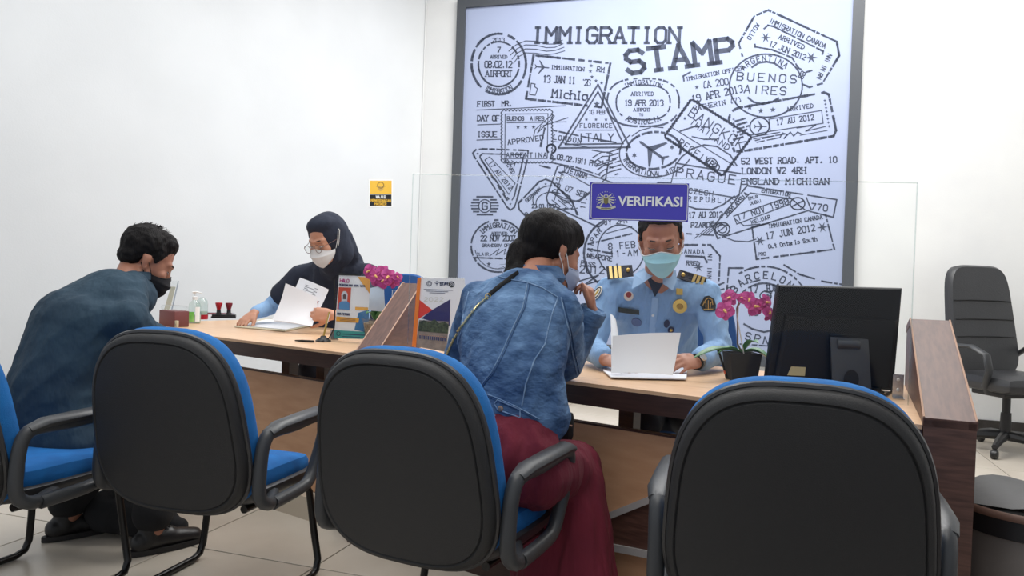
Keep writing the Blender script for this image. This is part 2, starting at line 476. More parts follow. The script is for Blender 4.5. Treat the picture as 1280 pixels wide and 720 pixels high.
class Pen:
    """draws ribbons on a plane; to(x, y) maps drawing units to a 3D point"""
    kw = 1.0
    def __init__(self, mb, to, mi=0): self.mb = mb; self.to = to; self.mi = mi
    def seg(self, a, b, w, w2=None):
        dx, dy = b[0] - a[0], b[1] - a[1]; L = math.hypot(dx, dy)
        if L < 1e-6: return
        w2 = (w if w2 is None else w2) * self.kw; w = w * self.kw
        ex, ey = dx / L, dy / L; nx, ny = -ey, ex; e = min(w, w2) * 0.35
        q = [(a[0] - ex * e + nx * w / 2, a[1] - ey * e + ny * w / 2), (a[0] - ex * e - nx * w / 2, a[1] - ey * e - ny * w / 2),
             (b[0] + ex * e - nx * w2 / 2, b[1] + ey * e - ny * w2 / 2), (b[0] + ex * e + nx * w2 / 2, b[1] + ey * e + ny * w2 / 2)]
        self.mb.add([self.to(*p) for p in q], [(0, 1, 2, 3)], self.mi)
    def line(self, pts, w, closed=False, worn=0.0, step=3.0):
        pts = list(pts) + ([pts[0]] if closed else [])
        if worn <= 0:
            for a, b in zip(pts[:-1], pts[1:]): self.seg(a, b, w)
            return
        for a, b in zip(pts[:-1], pts[1:]):
            L = math.hypot(b[0] - a[0], b[1] - a[1]); n = max(1, int(L / step)); ww = w
            for i in range(n):
                p = (a[0] + (b[0] - a[0]) * i / n, a[1] + (b[1] - a[1]) * i / n); q = (a[0] + (b[0] - a[0]) * (i + 1) / n, a[1] + (b[1] - a[1]) * (i + 1) / n)
                w3 = w * prnd.uniform(0.65, 1.15)
                if prnd.random() > worn * 0.22: self.seg(p, q, ww, w3)
                ww = w3
    def ellipse(self, cx, cy, rx, ry, w, a0=0, a1=360, rot=0, worn=0.0, n=None):
        n = n or max(14, int(abs(a1 - a0) / 360 * 52)); c, s = math.cos(math.radians(rot)), math.sin(math.radians(rot)); pts = []
        for i in range(n + 1):
            a = math.radians(a0 + (a1 - a0) * i / n); x, y = rx * math.cos(a), -ry * math.sin(a)
            pts.append((cx + x * c - y * s, cy + x * s + y * c))
        self.line(pts, w, worn=worn)
    def fill(self, pts):
        cx = sum(p[0] for p in pts) / len(pts); cy = sum(p[1] for p in pts) / len(pts); n = len(pts)
        self.mb.add([self.to(cx, cy)] + [self.to(*p) for p in pts], [(0, 1 + i, 1 + (i + 1) % n) for i in range(n)], self.mi)
    def text(self, s, x, y, h, ang=0, w=0.9, serif=False, adv=None, width=None, total=None, slant=0.0, mapf=None):
        gw = h * 0.62 if width is None else width
        if total is not None and len(s) > 1: adv = (total - gw) / (len(s) - 1)
        adv = adv or gw * 1.38
        c, sn = math.cos(math.radians(ang)), math.sin(math.radians(ang))
        for k, ch in enumerate(s):
            for poly in glyph(ch):
                pts = []
                for (gx, gy) in poly:
                    lx = k * adv + gx / 4 * gw + slant * gy / 6 * h; ly = gy / 6 * h
                    pts.append(mapf(lx, ly) if mapf else (x + lx * c + ly * sn, y + lx * sn - ly * c))
                for a, b in zip(pts[:-1], pts[1:]): self.seg(a, b, w)
                if serif:
                    for e, m in ((0, 1), (-1, -2)):
                        gx, gy = poly[e]; 
                        if gy in (0, 6) and poly[m][1] != gy and ch not in 'OCGSQ0236895':
                            sx = gw * 0.2
                            l0 = k * adv + gx / 4 * gw + slant * gy / 6 * h; ly = gy / 6 * h
                            pp = [mapf(l0 - sx, ly), mapf(l0 + sx, ly)] if mapf else [(x + (l0 - sx) * c + ly * sn, y + (l0 - sx) * sn - ly * c), (x + (l0 + sx) * c + ly * sn, y + (l0 + sx) * sn - ly * c)]
                            self.seg(pp[0], pp[1], w * 0.9)
    def arctext(self, s, cx, cy, rx, ry, a0, a1, h, w=0.8, serif=False, inward=False):
        """letters stand on the ellipse from angle a0 to a1 (degrees, anticlockwise from +x)"""
        n = len(s)
        for k, ch in enumerate(s):
            a = math.radians(a0 + (a1 - a0) * (k + 0.5) / n); px, py = cx + rx * math.cos(a), cy - ry * math.sin(a)
            tx, ty = -rx * math.sin(a), -ry * math.cos(a); L = math.hypot(tx, ty); tx, ty = tx / L, ty / L
            if a1 < a0: tx, ty = -tx, -ty
            ang = math.degrees(math.atan2(ty, tx)); gw = h * 0.62
            c, sn = math.cos(math.radians(ang)), math.sin(math.radians(ang))
            self.text(ch, px - c * gw / 2, py - sn * gw / 2, h, ang, w, serif)
    def star(self, x, y, r, rot=0, n=5, k=0.42):
        self.fill([(x + r * (1 if i % 2 == 0 else k) * math.sin(math.pi * i / n + rot), y - r * (1 if i % 2 == 0 else k) * math.cos(math.pi * i / n + rot)) for i in range(2 * n)])
    def plane(self, x, y, r, ang):
        c, s = math.cos(math.radians(ang)), math.sin(math.radians(ang))
        def q(a, b): return (x + (a * c - b * s) * r, y + (a * s + b * c) * r)
        for g in (-1, 1):
            self.fill([q(0.42, 0), q(0.30, 0.10 * g), q(-0.42, 0.98 * g), q(-0.56, 0.98 * g), q(-0.10, 0.08 * g), q(-0.05, 0)])
            self.fill([q(-0.72, 0), q(-0.78, 0.06 * g), q(-1.08, 0.36 * g), q(-1.16, 0.34 * g), q(-0.98, 0.02 * g)])
        self.fill([q(1.05, 0), q(0.92, 0.085), q(-0.7, 0.085), q(-1.05, 0), q(-0.7, -0.085), q(0.92, -0.085)])
    def scallop(self, pts, w, r, closed=True):
        pts = list(pts) + ([pts[0]] if closed else [])
        for a, b in zip(pts[:-1], pts[1:]):
            L = math.hypot(b[0] - a[0], b[1] - a[1]); n = max(2, int(L / (2 * r))); ex, ey = (b[0] - a[0]) / L, (b[1] - a[1]) / L
            q = []
            for i in range(n * 4 + 1):
                t = i / (n * 4); o = abs(math.sin(math.pi * t * n)) * r * 0.9
                q.append((a[0] + (b[0] - a[0]) * t + ey * o, a[1] + (b[1] - a[1]) * t - ex * o))
            self.line(q, w)
pen = Pen(INK, lambda x, y: wallpt(x, y, 0.0255)); pen.kw = 1.14
# headline
pen.text('IMMIGRATION', 665, 53.5, 19, 0, 3.2, True, total=184, width=13, slant=0.05)
pen.text('STAMP', 785, 92, 28, -7, 5.2, True, total=134, width=21)
# round airport stamp
pen.ellipse(623.5, 80, 34, 38, 2.6, worn=1); pen.ellipse(623.5, 80, 25.5, 28, 2, worn=1)
pen.text('2013', 616, 52, 4.5, 0, .8, True); pen.text('7', 622, 65, 6, 0, 1.1, True); pen.text('ARRIVED', 613, 73, 4, 0, .7, True, total=21)
pen.text('08.02.12', 606, 84.5, 8, 0, 1.2, total=34, width=4.2); pen.text('AIRPORT', 607, 95.5, 7, 0, 1.1, True, total=33); pen.arctext('IMMIGRATION', 623.5, 80, 33, 36.5, 238, 302, 5.5, .8, True)
for i in range(4):
    pen.line([(636 + 2 * i, 64 + 5 * i), (645 + i, 56 + 5 * i), (657, 51 + 5 * i), (670, 51.5 + 5 * i), (683, 55 + 4.5 * i), (694, 55 + 4 * i), (703 + i, 50 + 4.5 * i)], .9)
# Michigan stamp
pen.line([(667, 69), (763, 79), (752, 134), (657.5, 123.5)], 2.6, True, 1)
pen.plane(678, 84, 8.5, 5); pen.text('IMMIGRATION', 689, 86, 4.6, 4, .9, True, total=41); pen.text('13 JAN 11', 679, 102.5, 8.2, 3, 1.3, True, total=40, width=4); pen.text("'26", 727, 106.5, 7.5, 3, 1, total=11, width=4)
pen.text('Michig', 690, 121.5, 10, 5, 1.6, True, total=44, width=6.2); pen.text('RM', 746, 89, 6, 8, .9, True)
for x, y in ((739, 82), (738, 89), (740, 96), (745, 101), (752, 103.5)): pen.star(x, y, 2.6)
pen.line([(664, 104), (662, 118), (669, 119), (672, 111), (668, 108), (669, 105)], 1, True)
# Florence triangle
for o, w in ((0, 1.9), (4.5, 1.6)):
    pen.line([(747.5, 105.5 + o * 2.0), (698 + o * 1.9, 185 - o), (787.5 - o * 1.9, 184 - o)], w, True)
pen.star(746, 130, 4.2); pen.text('16 FEB', 736, 142.5, 5, 0, .9, total=20)
for x in (733, 745, 757.5): pen.star(x, 149.3, 2.3)
pen.text('FLORENCE', 725, 159.5, 5.2, 0, .9, total=40); pen.line([(722, 162.5), (768, 162.5)], .9); pen.text('ITALY', 723, 176.5, 9.5, 0, 1.2, total=44, width=6.8)
# Australia stamp
pts = [(804 + 45 * math.copysign(abs(math.cos(a)) ** 0.72, math.cos(a)), 128 - 30 * math.copysign(abs(math.sin(a)) ** 0.8, math.sin(a))) for a in [i * math.pi / 20 for i in range(40)]]
pen.line(pts, 2, True, 1); pen.line([(804 + (x - 804) * .75, 128 + (y - 128) * .72) for x, y in pts], 1.7, True, 1)
pen.arctext('IMMIGRATION', 804, 129, 36, 24, 128, 52, 5, .9, True); pen.text('ARRIVED', 789, 119.5, 4.6, 0, .8, True, total=28); pen.text('19 APR 2013', 781, 132, 7, 0, 1.1, True, total=48, width=3.8)
pen.text('AIRPORT', 792, 139, 4, 0, .7, True, total=21); pen.text('TO', 799, 145, 3.2, 0, .6); pen.arctext('AUSTRALIA', 804, 124, 40, 31, 236, 304, 6, 1, True)
# immigration officer lines
pen.line([(855, 101), (854, 95), (863, 90)], 1.8); pen.text('IMMIGRATION OFFICER', 858, 101, 4.6, -11, .8, True, total=73, width=3)
pen.star(871, 109, 2.8); pen.text('(A 200', 879, 110, 8, -8, 1, True, total=32, width=4.3); pen.text('19 APR 2013', 866, 128, 8.5, -12, 1.25, True, total=64, width=4.6); pen.text('RATHERIN (7)', 868, 138, 5.5, -11, .9, True, total=60)
# Canada octagon
pen.line([(928, 70), (923.5, 54), (943, 20), (960.5, 12.6), (1046, 52), (1049, 69.5), (1028, 104), (1012, 109), (1003, 105)], 2.4, worn=1)
pen.line([(955, 36), (960, 31.5), (967, 33), (1029, 64), (1027, 71)], 2, worn=1); pen.line([(943, 52), (944, 58.5), (965, 62), (990, 72), (998, 85), (1008, 90), (1015, 88)], 2, worn=1)
pen.text('IMMIGRATION CANADA', 961, 28, 5.8, 25, 1, total=77, width=3.4); pen.text('ARRIVED', 973, 48, 5.5, 24, 1, True, total=34); pen.text('17 JUN 2012', 961, 57, 6.6, 22, 1.1, True, total=48, width=3.6)
pen.text('OTTOW', 938, 50, 5, -58, .9, total=22); pen.text('NNI IN RN', 1035, 67, 5.5, 115, .9, total=33, width=3.2)
for x, y, r in ((957, 47, 7), (1014, 72, 8), (899, 0, 0)): 
    if r: pen.star(x, y, r, 0.5, 6, 0.3)
# Buenos Aires circle
pen.ellipse(957.4, 107, 45.5, 39.5, 1.7); pen.line([(940, 84), (948, 78.5), (958, 77), (968, 79), (978, 86)], 2.1); pen.line([(935, 122), (942, 127.5), (954, 130), (965, 127.5), (973, 122.5)], 2.1)
pen.arctext('ARGENTINA', 957, 107, 34, 31, 144, 42, 6.5, 1); pen.text('BUENOS', 921, 100, 9.8, 3, 1.3, total=74, width=7.5, slant=.05); pen.text('AIRES', 930, 116, 9.8, 3, 1.3, total=52, width=7.2, slant=.05); pen.text('SB', 1003, 99, 6, -60, 1)
for x, y in ((937, 134), (951, 138.5), (966, 137)): pen.star(x, y, 3.8)
# arrived-airplane rectangle
pen.line([(911, 150), (913, 140), (922, 135), (1030, 115.5), (1036, 118), (1045, 163), (1042, 170), (928, 189), (918, 189), (914, 178)], 2.8, worn=1)
pen.text('ARRIVED', 984, 139, 5, -8, .9, True, total=33); pen.line([(961, 149), (1027, 138), (1029, 154), (963, 164)], 1, True); pen.text('17 AU 2012', 971, 156, 6.5, -8, 1.1, True, total=47, width=3.4)
pen.ellipse(949.5, 158, 12, 11, 1.4); pen.plane(951, 158, 7.5, 0)
for i in range(6):
    y = 148 + 4.6 * i; x0 = 934 - abs(i - 2) * 2.4; pen.line([(x0 - 10, y + 3.5), (x0 + 2, y)], 2.2, worn=.6)
for i in range(5): pen.line([(938 + i * 2, 169 + 2.2 * i), (968 + (i % 3) * 7, 163 + 2.2 * i)], 1.2, worn=.6)
for i in range(8): pen.star(1031 + .75 * i, 125.5 + 4.6 * i, 1.9, 0, 4); 
for i in range(4): pen.star(917, 149 + 5 * i, 1.9, 0, 4)
pen.line([(975, 172), (978, 166), (984, 168), (980, 173), (988, 165), (992, 170), (997, 165), (1003, 168)], 1.2); pen.line([(996, 160), (1020, 156), (1007, 164), (1032, 158)], 1); pen.line([(1000, 169), (1034, 163)], .8)
# first mr. lines
pen.text('FIRST  MR.', 597, 133, 6.2, -1, 1.1, True, total=43, width=3.8); pen.line([(596, 137.5), (652, 135), (707, 132)], .9)
pen.text('DAY OF', 597, 151, 6.6, 0, 1.1, True, total=27, width=3.8); pen.line([(597, 156), (626, 155)], .9); pen.line([(690, 153), (708, 152)], .7)
pen.text('ISSUE', 597, 171, 6.4, 0, 1.1, True, total=24, width=3.8); pen.line([(596, 175), (626, 174)], .9)
# perforated Buenos Aires stamp
pen.scallop([(628, 139), (689, 138), (689.5, 202), (628, 202)], 1, 2.1); pen.line([(631.5, 142.5), (685, 142), (684, 198), (631, 198)], .9, True)
pen.text('BUENOS  AIRES', 634, 150.5, 4.8, 0, .9, total=46, width=2.8); pen.line([(634, 153), (683, 152.5)], 1.3)
for x in (647.5, 657, 667): pen.star(x, 158.8, 2.6)
pen.text('APPROVED', 635, 181, 6, -8, 1, total=45, width=4); pen.text('ARGENTINA', 633, 196.5, 5.5, 0, .9, total=50, width=3.6)
pen.line([(667, 170), (669, 162), (690, 143), (693, 145), (684, 154), (672, 166), (676, 158), (710, 147)], 1); pen.line([(681, 160), (675, 186)], 2.2, worn=.6)
pen.ellipse(689, 186, 5.5, 5.5, 2, 300, 590); pen.line([(690, 191), (688, 198), (694, 199)], 2)
# inverted triangle
pen.line([(592, 190), (595, 187), (603, 186), (660, 188), (660, 192)], 1.9, worn=.7); pen.line([(591, 191), (593, 196), (634, 259), (638, 262.5), (643, 259), (646, 250), (659, 200)], 1.9, worn=.7)
pen.line([(600, 195), (603, 192), (655, 193.5), (643, 245), (640, 250), (636, 249), (600, 197)], 1.6, True, worn=.6); pen.star(597, 192, 1.8); pen.star(638, 255, 1.8)
pen.line([(606, 200), (612, 196), (644, 229), (636, 243)], .8, True); pen.text('17 AU 2012', 611, 204, 5, 52, .9, True, total=42, width=2.8); pen.line([(602, 200), (634, 250)], 2.2, worn=1); pen.text('ARRIVED', 629, 199, 4.5, 60, .8, True, total=22)
pen.plane(643, 204, 5, -20)
# striped G
for i in range(7):
    y = 246 + 3.7 * i; t = (y - 257) / 13.5; hw = 17 * math.sqrt(max(0, 1 - t * t))
    if i in (0, 6): pen.line([(606 - hw, y), (606 + hw, y)], 1.9)
    else: pen.line([(606 - hw, y), (598.5, y)], 1.7); pen.line([(613.5, y), (606 + hw, y)], 1.7)
pen.ellipse(606, 257.5, 7.5, 8, 1); pen.text('G', 603, 262, 9, 0, 1.6, width=6)
# 22 Nov 2007
pen.ellipse(622.5, 307.5, 33.5, 32.5, 2, worn=1); pen.ellipse(622.5, 308, 29, 28, .8, 190, 300, worn=.6)
pen.arctext('IMMIGRATION', 622.5, 308, 25, 24, 142, 38, 5.8, 1, True); pen.text('ARRIVED', 614, 294, 4, 0, .7, True, total=20); pen.text('22 NOV 2007', 601, 301, 6.4, 0, 1.1, True, total=43, width=3.4); pen.text('GRANDGOV OFFIC', 603, 308.5, 3.6, 0, .7, total=42)
pen.line([(592, 322), (652, 324)], 1.8, worn=.6); pen.text('CLAIR', 596, 319.5, 3.6, 0, .6); pen.line([(612, 320), (624, 311), (620, 319), (632, 311), (630, 318), (644, 310)], .8); pen.star(611, 330, 3)
# Germany stamp
pen.line([(664, 277), (649, 262), (648, 254), (674, 227), (682, 224), (690, 227), (716, 253), (721, 268)], 2, worn=.6)
pen.text('GERMANY', 659, 253, 4.2, -42, .8, total=24, width=2.6); pen.text('23.03.1937', 665, 260, 4.6, 0, 1, total=30, width=2.4); pen.ellipse(690, 250, 24, 18, 1, 90, 200); pen.ellipse(690, 254, 20, 14, 1, 60, 200); pen.star(682, 230, 1.8); pen.text('R', 657, 271, 5, -10, .9, True)
# Vietnam stamp
pen.line([(697, 208), (703, 206), (765, 228)], 1.3); pen.line([(697, 208), (683, 247), (685, 254), (748, 284), (757, 277)], 1.6); pen.line([(703, 214), (693, 250)], 1); pen.line([(704, 214), (737, 232)], 1)
pen.text('DB3A', 697, 242, 7, -72, 1.1, total=28, width=4); pen.text('VIETNAM', 704, 213.5, 5.5, 19, 1, True, total=30); pen.text('07 SEP', 706, 238, 6.5, 20, 1, total=28, width=3.6)
for i in range(3): pen.line([(688 + 5 * i, 240 + 3 * i), (706, 248 + 3 * i), (724, 252 - i), (738, 241 - i)], 1.1)
pen.line([(698, 236), (712, 246), (722, 268)], 2.2, worn=.5); pen.text('11.4', 731, 261, 6, -78, .9)
for i in range(3): pen.line([(690 + 8 * i, 250), (700 + 8 * i, 258), (696 + 9 * i, 262), (710 + 6 * i, 260)], 1)
# London
pen.line([(687, 162), (735, 172), (770, 178)], 1.7, worn=.7); pen.line([(689, 176), (735, 184)], 1, worn=.6); pen.text('LONDON', 692, 174, 5.5, 8, 1, True, total=34); pen.text('09.02.1911 PM-', 696, 199, 6.2, 10, 1.05, total=52, width=3.2)
pen.line([(671, 206), (688, 210)], 2, worn=.5); pen.line([(688, 203), (720, 209), (750, 219)], 1.6, worn=.5); pen.line([(737, 187), (765, 192)], 1.4, worn=.6)
for i in range(7): pen.line([(741 + 2 * i, 197 + 5 * i), (752 + i, 190 + 5.5 * i), (762, 190 + 5 * i), (776, 185 + 5.2 * i)], 1.4, worn=.8)
pen.line([(763, 188), (757, 224)], 1.8, worn=.5); pen.line([(747, 200), (766, 210)], 1.2); pen.line([(745, 208), (770, 199)], 1.2)
# International oval
pen.ellipse(820, 189, 46, 32, 1.3, 130, 330, -8); pen.ellipse(817, 188, 34, 23, 2.4, 0, 360, -6, worn=1); pen.plane(815, 188, 19, 216)
pen.star(793, 194, 3.6, 0, 6); pen.star(840, 184, 3.6, 0, 6); pen.arctext('INTERNATIONAL AIR', 819, 190, 42, 30, 196, 308, 6, .95)
pen.line([(790, 170), (800, 163), (817, 158.5), (835, 160)], 1.2, worn=.4)
# Bangkok
pen.scallop([(864.5, 125), (938.6, 171), (903, 218.5), (831.5, 170.5)], 1.9, 1.9); pen.line([(864.5, 125), (938.6, 171), (903, 218.5), (831.5, 170.5)], .9, True)
pen.line([(840, 159.5), (918, 207)], 1); pen.text('BANGKOK', 860, 144, 11.5, 33, 1.2, total=78, width=7.6); pen.text('THAILAND', 862, 154, 7.2, 36, 1, total=58, width=4.8); pen.text('RECEIVED', 847, 180, 8.2, 35, 1, total=60, width=5.2)
pen.star(856, 148, 2.4); pen.line([(850, 164), (868, 158), (886, 159)], 1.8, worn=.5); pen.line([(862, 170), (880, 174), (896, 174)], 1.6, worn=.6); pen.ellipse(890, 203, 7, 5, 1.2, rot=30); pen.text('(80)', 882, 204, 6, 30, .9)
# Prague
pen.line([(846, 204), (852, 196), (865, 186), (880, 181), (896, 183), (913, 194), (921, 207)], 1.6); pen.line([(845, 204), (926, 217)], 1.6); pen.line([(845, 204), (838, 232)], 1.2)
pen.line([(861, 237), (918, 247), (924, 243), (927, 226)], 1.5); pen.text('PRAGUE', 845, 220, 11, 8, 1.3, total=74, width=8); pen.text('CZECH', 861, 241, 6, 8, .9, total=30, width=4); pen.text('REPUBLIC', 860, 251, 5.5, 3, .9, True, total=56)
pen.line([(815, 236), (823, 228), (838, 229), (842, 233)], 1.6, worn=.4); pen.line([(858, 257), (870, 261), (890, 262), (905, 255), (918, 245)], 1.6)
# address
pen.text('52 WEST ROAD, APT. 10', 927, 205, 7.2, -1.0, 1.25, True, total=119, width=4.3); pen.text('LONDON W2 4RH', 928, 217.3, 7.2, -.6, 1.25, True, total=79, width=4.6); pen.text('ENGLAND MICHIGAN', 927, 230.3, 7.2, 0, 1.25, True, total=109, width=5)
# Malaysia
pen.line([(1011, 263), (897, 298), (891, 284), (934, 232), (1046, 249.5), (1041.5, 271.5), (1012, 264)], 1.7, worn=.3); pen.line([(908, 272), (938, 241), (992, 249)], 1.1)
pen.ellipse(903, 286, 9, 8, 1.4); pen.ellipse(903, 286, 5.5, 5, 1); pen.line([(897, 290), (909, 281)], 1.2); pen.ellipse(997, 254.5, 9, 7.5, 1.3); pen.line([(990, 258), (1004, 251)], 1.5); pen.line([(993, 251), (1001, 259)], 1.2)
pen.text('MAYLAYSIA', 910, 270, 5.6, -46, 1.15, total=37, width=3.6); pen.line([(917, 270), (983, 247), (988, 255), (921, 280)], 1.1, True); pen.text('17 NOV 1998', 923, 275.5, 7.4, -18, 1.1, total=66, width=4.2); pen.text('770', 1014, 262, 8, 6, 1.2, total=20, width=5); pen.text('KELUAR', 940, 280, 4.4, -17, .9, total=24)
pen.text('EMIGRATION', 952, 240, 4.4, 9, .9, total=36); pen.text('EMIR', 936, 250, 3.6, -14, .7); pen.text('DUBAI', 938, 256, 3.6, -14, .7); pen.line([(986, 246), (1006, 262)], 1.3, worn=.5); pen.line([(1008, 247), (1014, 262)], 1.5, worn=.5)
# Canada, Ontario
pen.line([(940, 284), (945.6, 324), (1043, 311.5), (1032, 268)], 2.1, worn=1); pen.line([(940, 284), (960, 279)], 2, worn=1); pen.text('IMMIGRATION CANADA', 961, 285, 4.6, -10, .9, True, total=68, width=2.8); pen.text('17 JUN 2012', 958, 299, 7.8, -10, 1.15, True, total=62, width=4.2)
pen.text('Out Ontario South', 961, 310.5, 4.8, -9, .9, True, total=61, width=2.6); pen.star(950, 301, 7, .4, 6, .3); pen.star(1028, 284, 7, .4, 6, .3); pen.text('PRO', 948, 320, 4, -6, .7)
pen.text('17 AU 2012', 861, 272, 6.6, -1, 1.1, True, total=42, width=3.4); pen.text('PZARUS', 864, 284, 5.6, 0, 1, True, total=28); pen.line([(858, 292), (892, 294)], 1.6, worn=1)
for i in range(4): pen.line([(868 + 6 * i, 298 - 2 * i), (884 + 6 * i, 285 - 2 * i), (880 + 7 * i, 280), (892 + 6 * i, 276 + 2 * i)], .8)
pen.line([(905, 296), (918, 301), (935, 302), (945, 299)], 1.1); pen.line([(918, 273), (930, 282), (950, 280)], 1)
# Canada behind the officer
pen.line([(856, 306), (888, 306), (900, 320), (899, 345), (897, 372)], 2.1, worn=1); pen.line([(857, 320), (880, 321), (884, 328)], 2.2, worn=.3); pen.text('CANADA', 850, 316.5, 5.2, 2, .9, total=30); pen.text('NNI IN', 889, 348, 5, -88, .9, total=30, width=3); pen.star(873, 334, 6.5, .4, 6, .3); pen.text('RRED', 858, 331, 5, 3, .9, True)
pen.line([(890, 360), (908, 352)], 2.2, worn=.5); pen.line([(884, 374), (910, 376)], 1.8, worn=.5)
# Barcelona
pen.ellipse(955, 390, 58, 57, 2.2, 20, 122, worn=.3); pen.ellipse(955, 392, 37, 38, 2, 28, 150, worn=.3); pen.arctext('BARCELONA', 955, 392, 44, 44, 147, 28, 8.5, 1.3)
pen.line([(908, 372), (911, 335), (929, 335)], 2, worn=.6); pen.text('17 JUN', 937, 366, 8, -4, 1.3, True, total=36, width=4.4); pen.line([(893, 364), (950, 350)], 1.5, worn=.6); pen.line([(980, 331), (1000, 343), (1030, 352), (1056, 356)], 2, worn=.7); pen.ellipse(957, 370, 7, 6, 1.2)
pen.text('19', 934, 395, 12, -4, 1.3, width=6); pen.line([(930, 405), (940, 411), (955, 415), (970, 412)], 2); pen.text('SPN', 931, 424, 9, 14, 1.3, total=30, width=6.5); pen.line([(925, 430), (985, 434)], 1.6, worn=.4)
pen.text('ONP', 963, 375, 6, -80, .9)
# Singapore
pen.ellipse(775, 317, 45, 46, 2.4, 116, 262, worn=.2); pen.ellipse(776, 313, 29, 32, 1.4); pen.arctext('SAIPAR', 775, 317, 35, 36, 188, 128, 6, 1); pen.text('8 FEB', 761, 312, 7.6, -5, 1.1, total=33, width=4.4); pen.text('11-AM', 763, 321, 7.2, -3, 1.1, total=34, width=4.4)
pen.line([(735, 305), (752, 301), (790, 292)], 2, worn=.8); pen.line([(735, 311), (765, 317)], 2.2, worn=.6); pen.text('NGAPORE', 734, 322, 5.5, 8, 1, total=31, width=3.4); pen.text('PASS', 726, 331, 5.5, 10, .9); pen.text('2012', 725, 341, 9, 2, 1.3, total=30, width=5.6)
pen.line([(722, 352), (748, 344), (730, 356), (752, 350)], 1.6, worn=.4); pen.text('JY 2PM', 756, 281, 6, -5, .9, total=28); pen.line([(757, 292), (790, 283)], .9); pen.line([(771, 330), (773, 338), (762, 352)], 1.8, worn=.5)
ink = obj('print', INK, M_print_ink, poster, True, smooth=False, label='slate stamps and typewriter lettering')
# ---------------------------------------------------------------- the counter desk
E0 = Pz(262, 420, 0.75); E1 = Pz(1153, 531, 0.75)
DA = (E1 - E0).normalized(); DN = V((-DA.y, DA.x, 0)); DN = DN if DN.y > 0 else -DN
LEFT = E0 - DA * 0.95; LEN = (E1 - LEFT).length; DEPTH = 0.88
def dk(a, n, z): return LEFT + DA * a + DN * n + UP * (z - 0.75)
def D(u, v, h=0.75): return Pz(u, v, h)
DROT = math.atan2(DA.y, DA.x)
def slabd(a0, a1, n0, n1, z0, z1, mb=None):
    mb = mb or MB(); mb.prism([dk(a0, n0, z0), dk(a1, n0, z0), dk(a1, n1, z0), dk(a0, n1, z0)], UP * (z1 - z0)); return mb
desk = thing('service_counter', 'long beech-topped service counter with dark edge and beech front panel running across the room', 'counter', dk(LEN / 2, 0.4, 0.0), DROT)
# the right end is cut along the divider that closes the counter
_f = P(1188, 523, 1.93); _d = V((math.sin(math.radians(24.5)), math.cos(math.radians(24.5)), 0)); _f.z = 0
_t = (DEPTH - (_f - LEFT).dot(DN)) / _d.dot(DN); LBACK = (_f + _d * _t - LEFT).dot(DA) - 0.02
obj('worktop', MB().prism([dk(0, 0, 0.738), dk(LEN, 0, 0.738), dk(LBACK, DEPTH, 0.738), dk(0, DEPTH, 0.738)], UP * 0.012), M_deskwood, desk, True, smooth=False)
obj('front_edge', slabd(0, LEN, 0.0, 0.045, 0.675, 0.7378), M_edge, desk, True, smooth=False)
obj('rear_edge', slabd(0, LBACK - 0.01, DEPTH - 0.045, DEPTH, 0.69, 0.7378), M_edge, desk, True, smooth=False)
obj('end_edge', slabd(0, 0.045, 0.045, DEPTH - 0.045, 0.69, 0.7378), M_edge, desk, True, smooth=False)
PN = 0.055
obj('front_panel', slabd(0.02, LEN - 0.02, PN, PN + 0.022, 0.10, 0.60), M_panelwood, desk, True, smooth=False)
obj('panel_top_edge', slabd(0.02, LEN - 0.02, PN - 0.003, PN + 0.025, 0.60, 0.606), M_edge, desk, True, smooth=False)
wa = lambda u: None
def apos(u, v, h):
    p = Pz(u, v, h); return (p - LEFT).dot(DA)
def arow(u):      # distance along the desk of the front panel where the picture column crosses it
    best = None
    for i in range(0, 400):
        a = LEN * i / 399; p = dk(a, PN, 0.5); q = R3.transposed() @ (p - CAM)
        uu = 640 + FPX * q.x / -q.z
        if best is None or abs(uu - u) < best[0]: best = (abs(uu - u), a)
    return best[1]
for u in (305, 348, 742, 640, 500):
    a = arow(u); obj('post', slabd(a - 0.03, a + 0.03, 0.30, 0.36, 0.0, 0.738), M_edge, desk, True, smooth=False)
# plinth, cream left of the divider and walnut right of it
aS = arow(437)
obj('plinth', slabd(0.02, aS, -0.02, PN - 0.005, 0.0, 0.10), mat('cream_plinth', (196, 184, 166), 0.6), desk, True, smooth=False)
obj('plinth', slabd(aS, LEN - 0.02, -0.02, PN - 0.005, 0.0, 0.10), M_edge, desk, True, smooth=False, label='dark walnut plinth')
obj('base_board', slabd(0.02, LEN - 0.02, PN, PN + 0.022, 0.0, 0.10), M_edge, desk, True, smooth=False)
# the walnut wedge with aluminium strips on the panel between second and third chair
ax = arow(752); bx = arow(1000)
def pf(u, v, n):      # point on the plane n in front of the panel
    o = dk(0, n, 0.5); d = ray(u, v); return CAM + d * ((o - CAM).dot(DN) / d.dot(DN))
w0, w1, w2, w3 = pf(736, 655, PN), pf(870, 601, PN), pf(870, 703, PN), pf(736, 677, PN)
obj('wedge_panel', MB().prism([w0, w1, w2, w3], -DN * 0.008), M_dark, desk, True, smooth=False, label='dark walnut wedge on the front panel')
for (p, q) in ((w0, w1), (w3, w2)):
    obj('metal_strip', MB().prism([p - UP * 0.012, q - UP * 0.012, q + UP * 0.012, p + UP * 0.012], -DN * 0.016), M_alu, desk, True, smooth=False, label='aluminium strip')

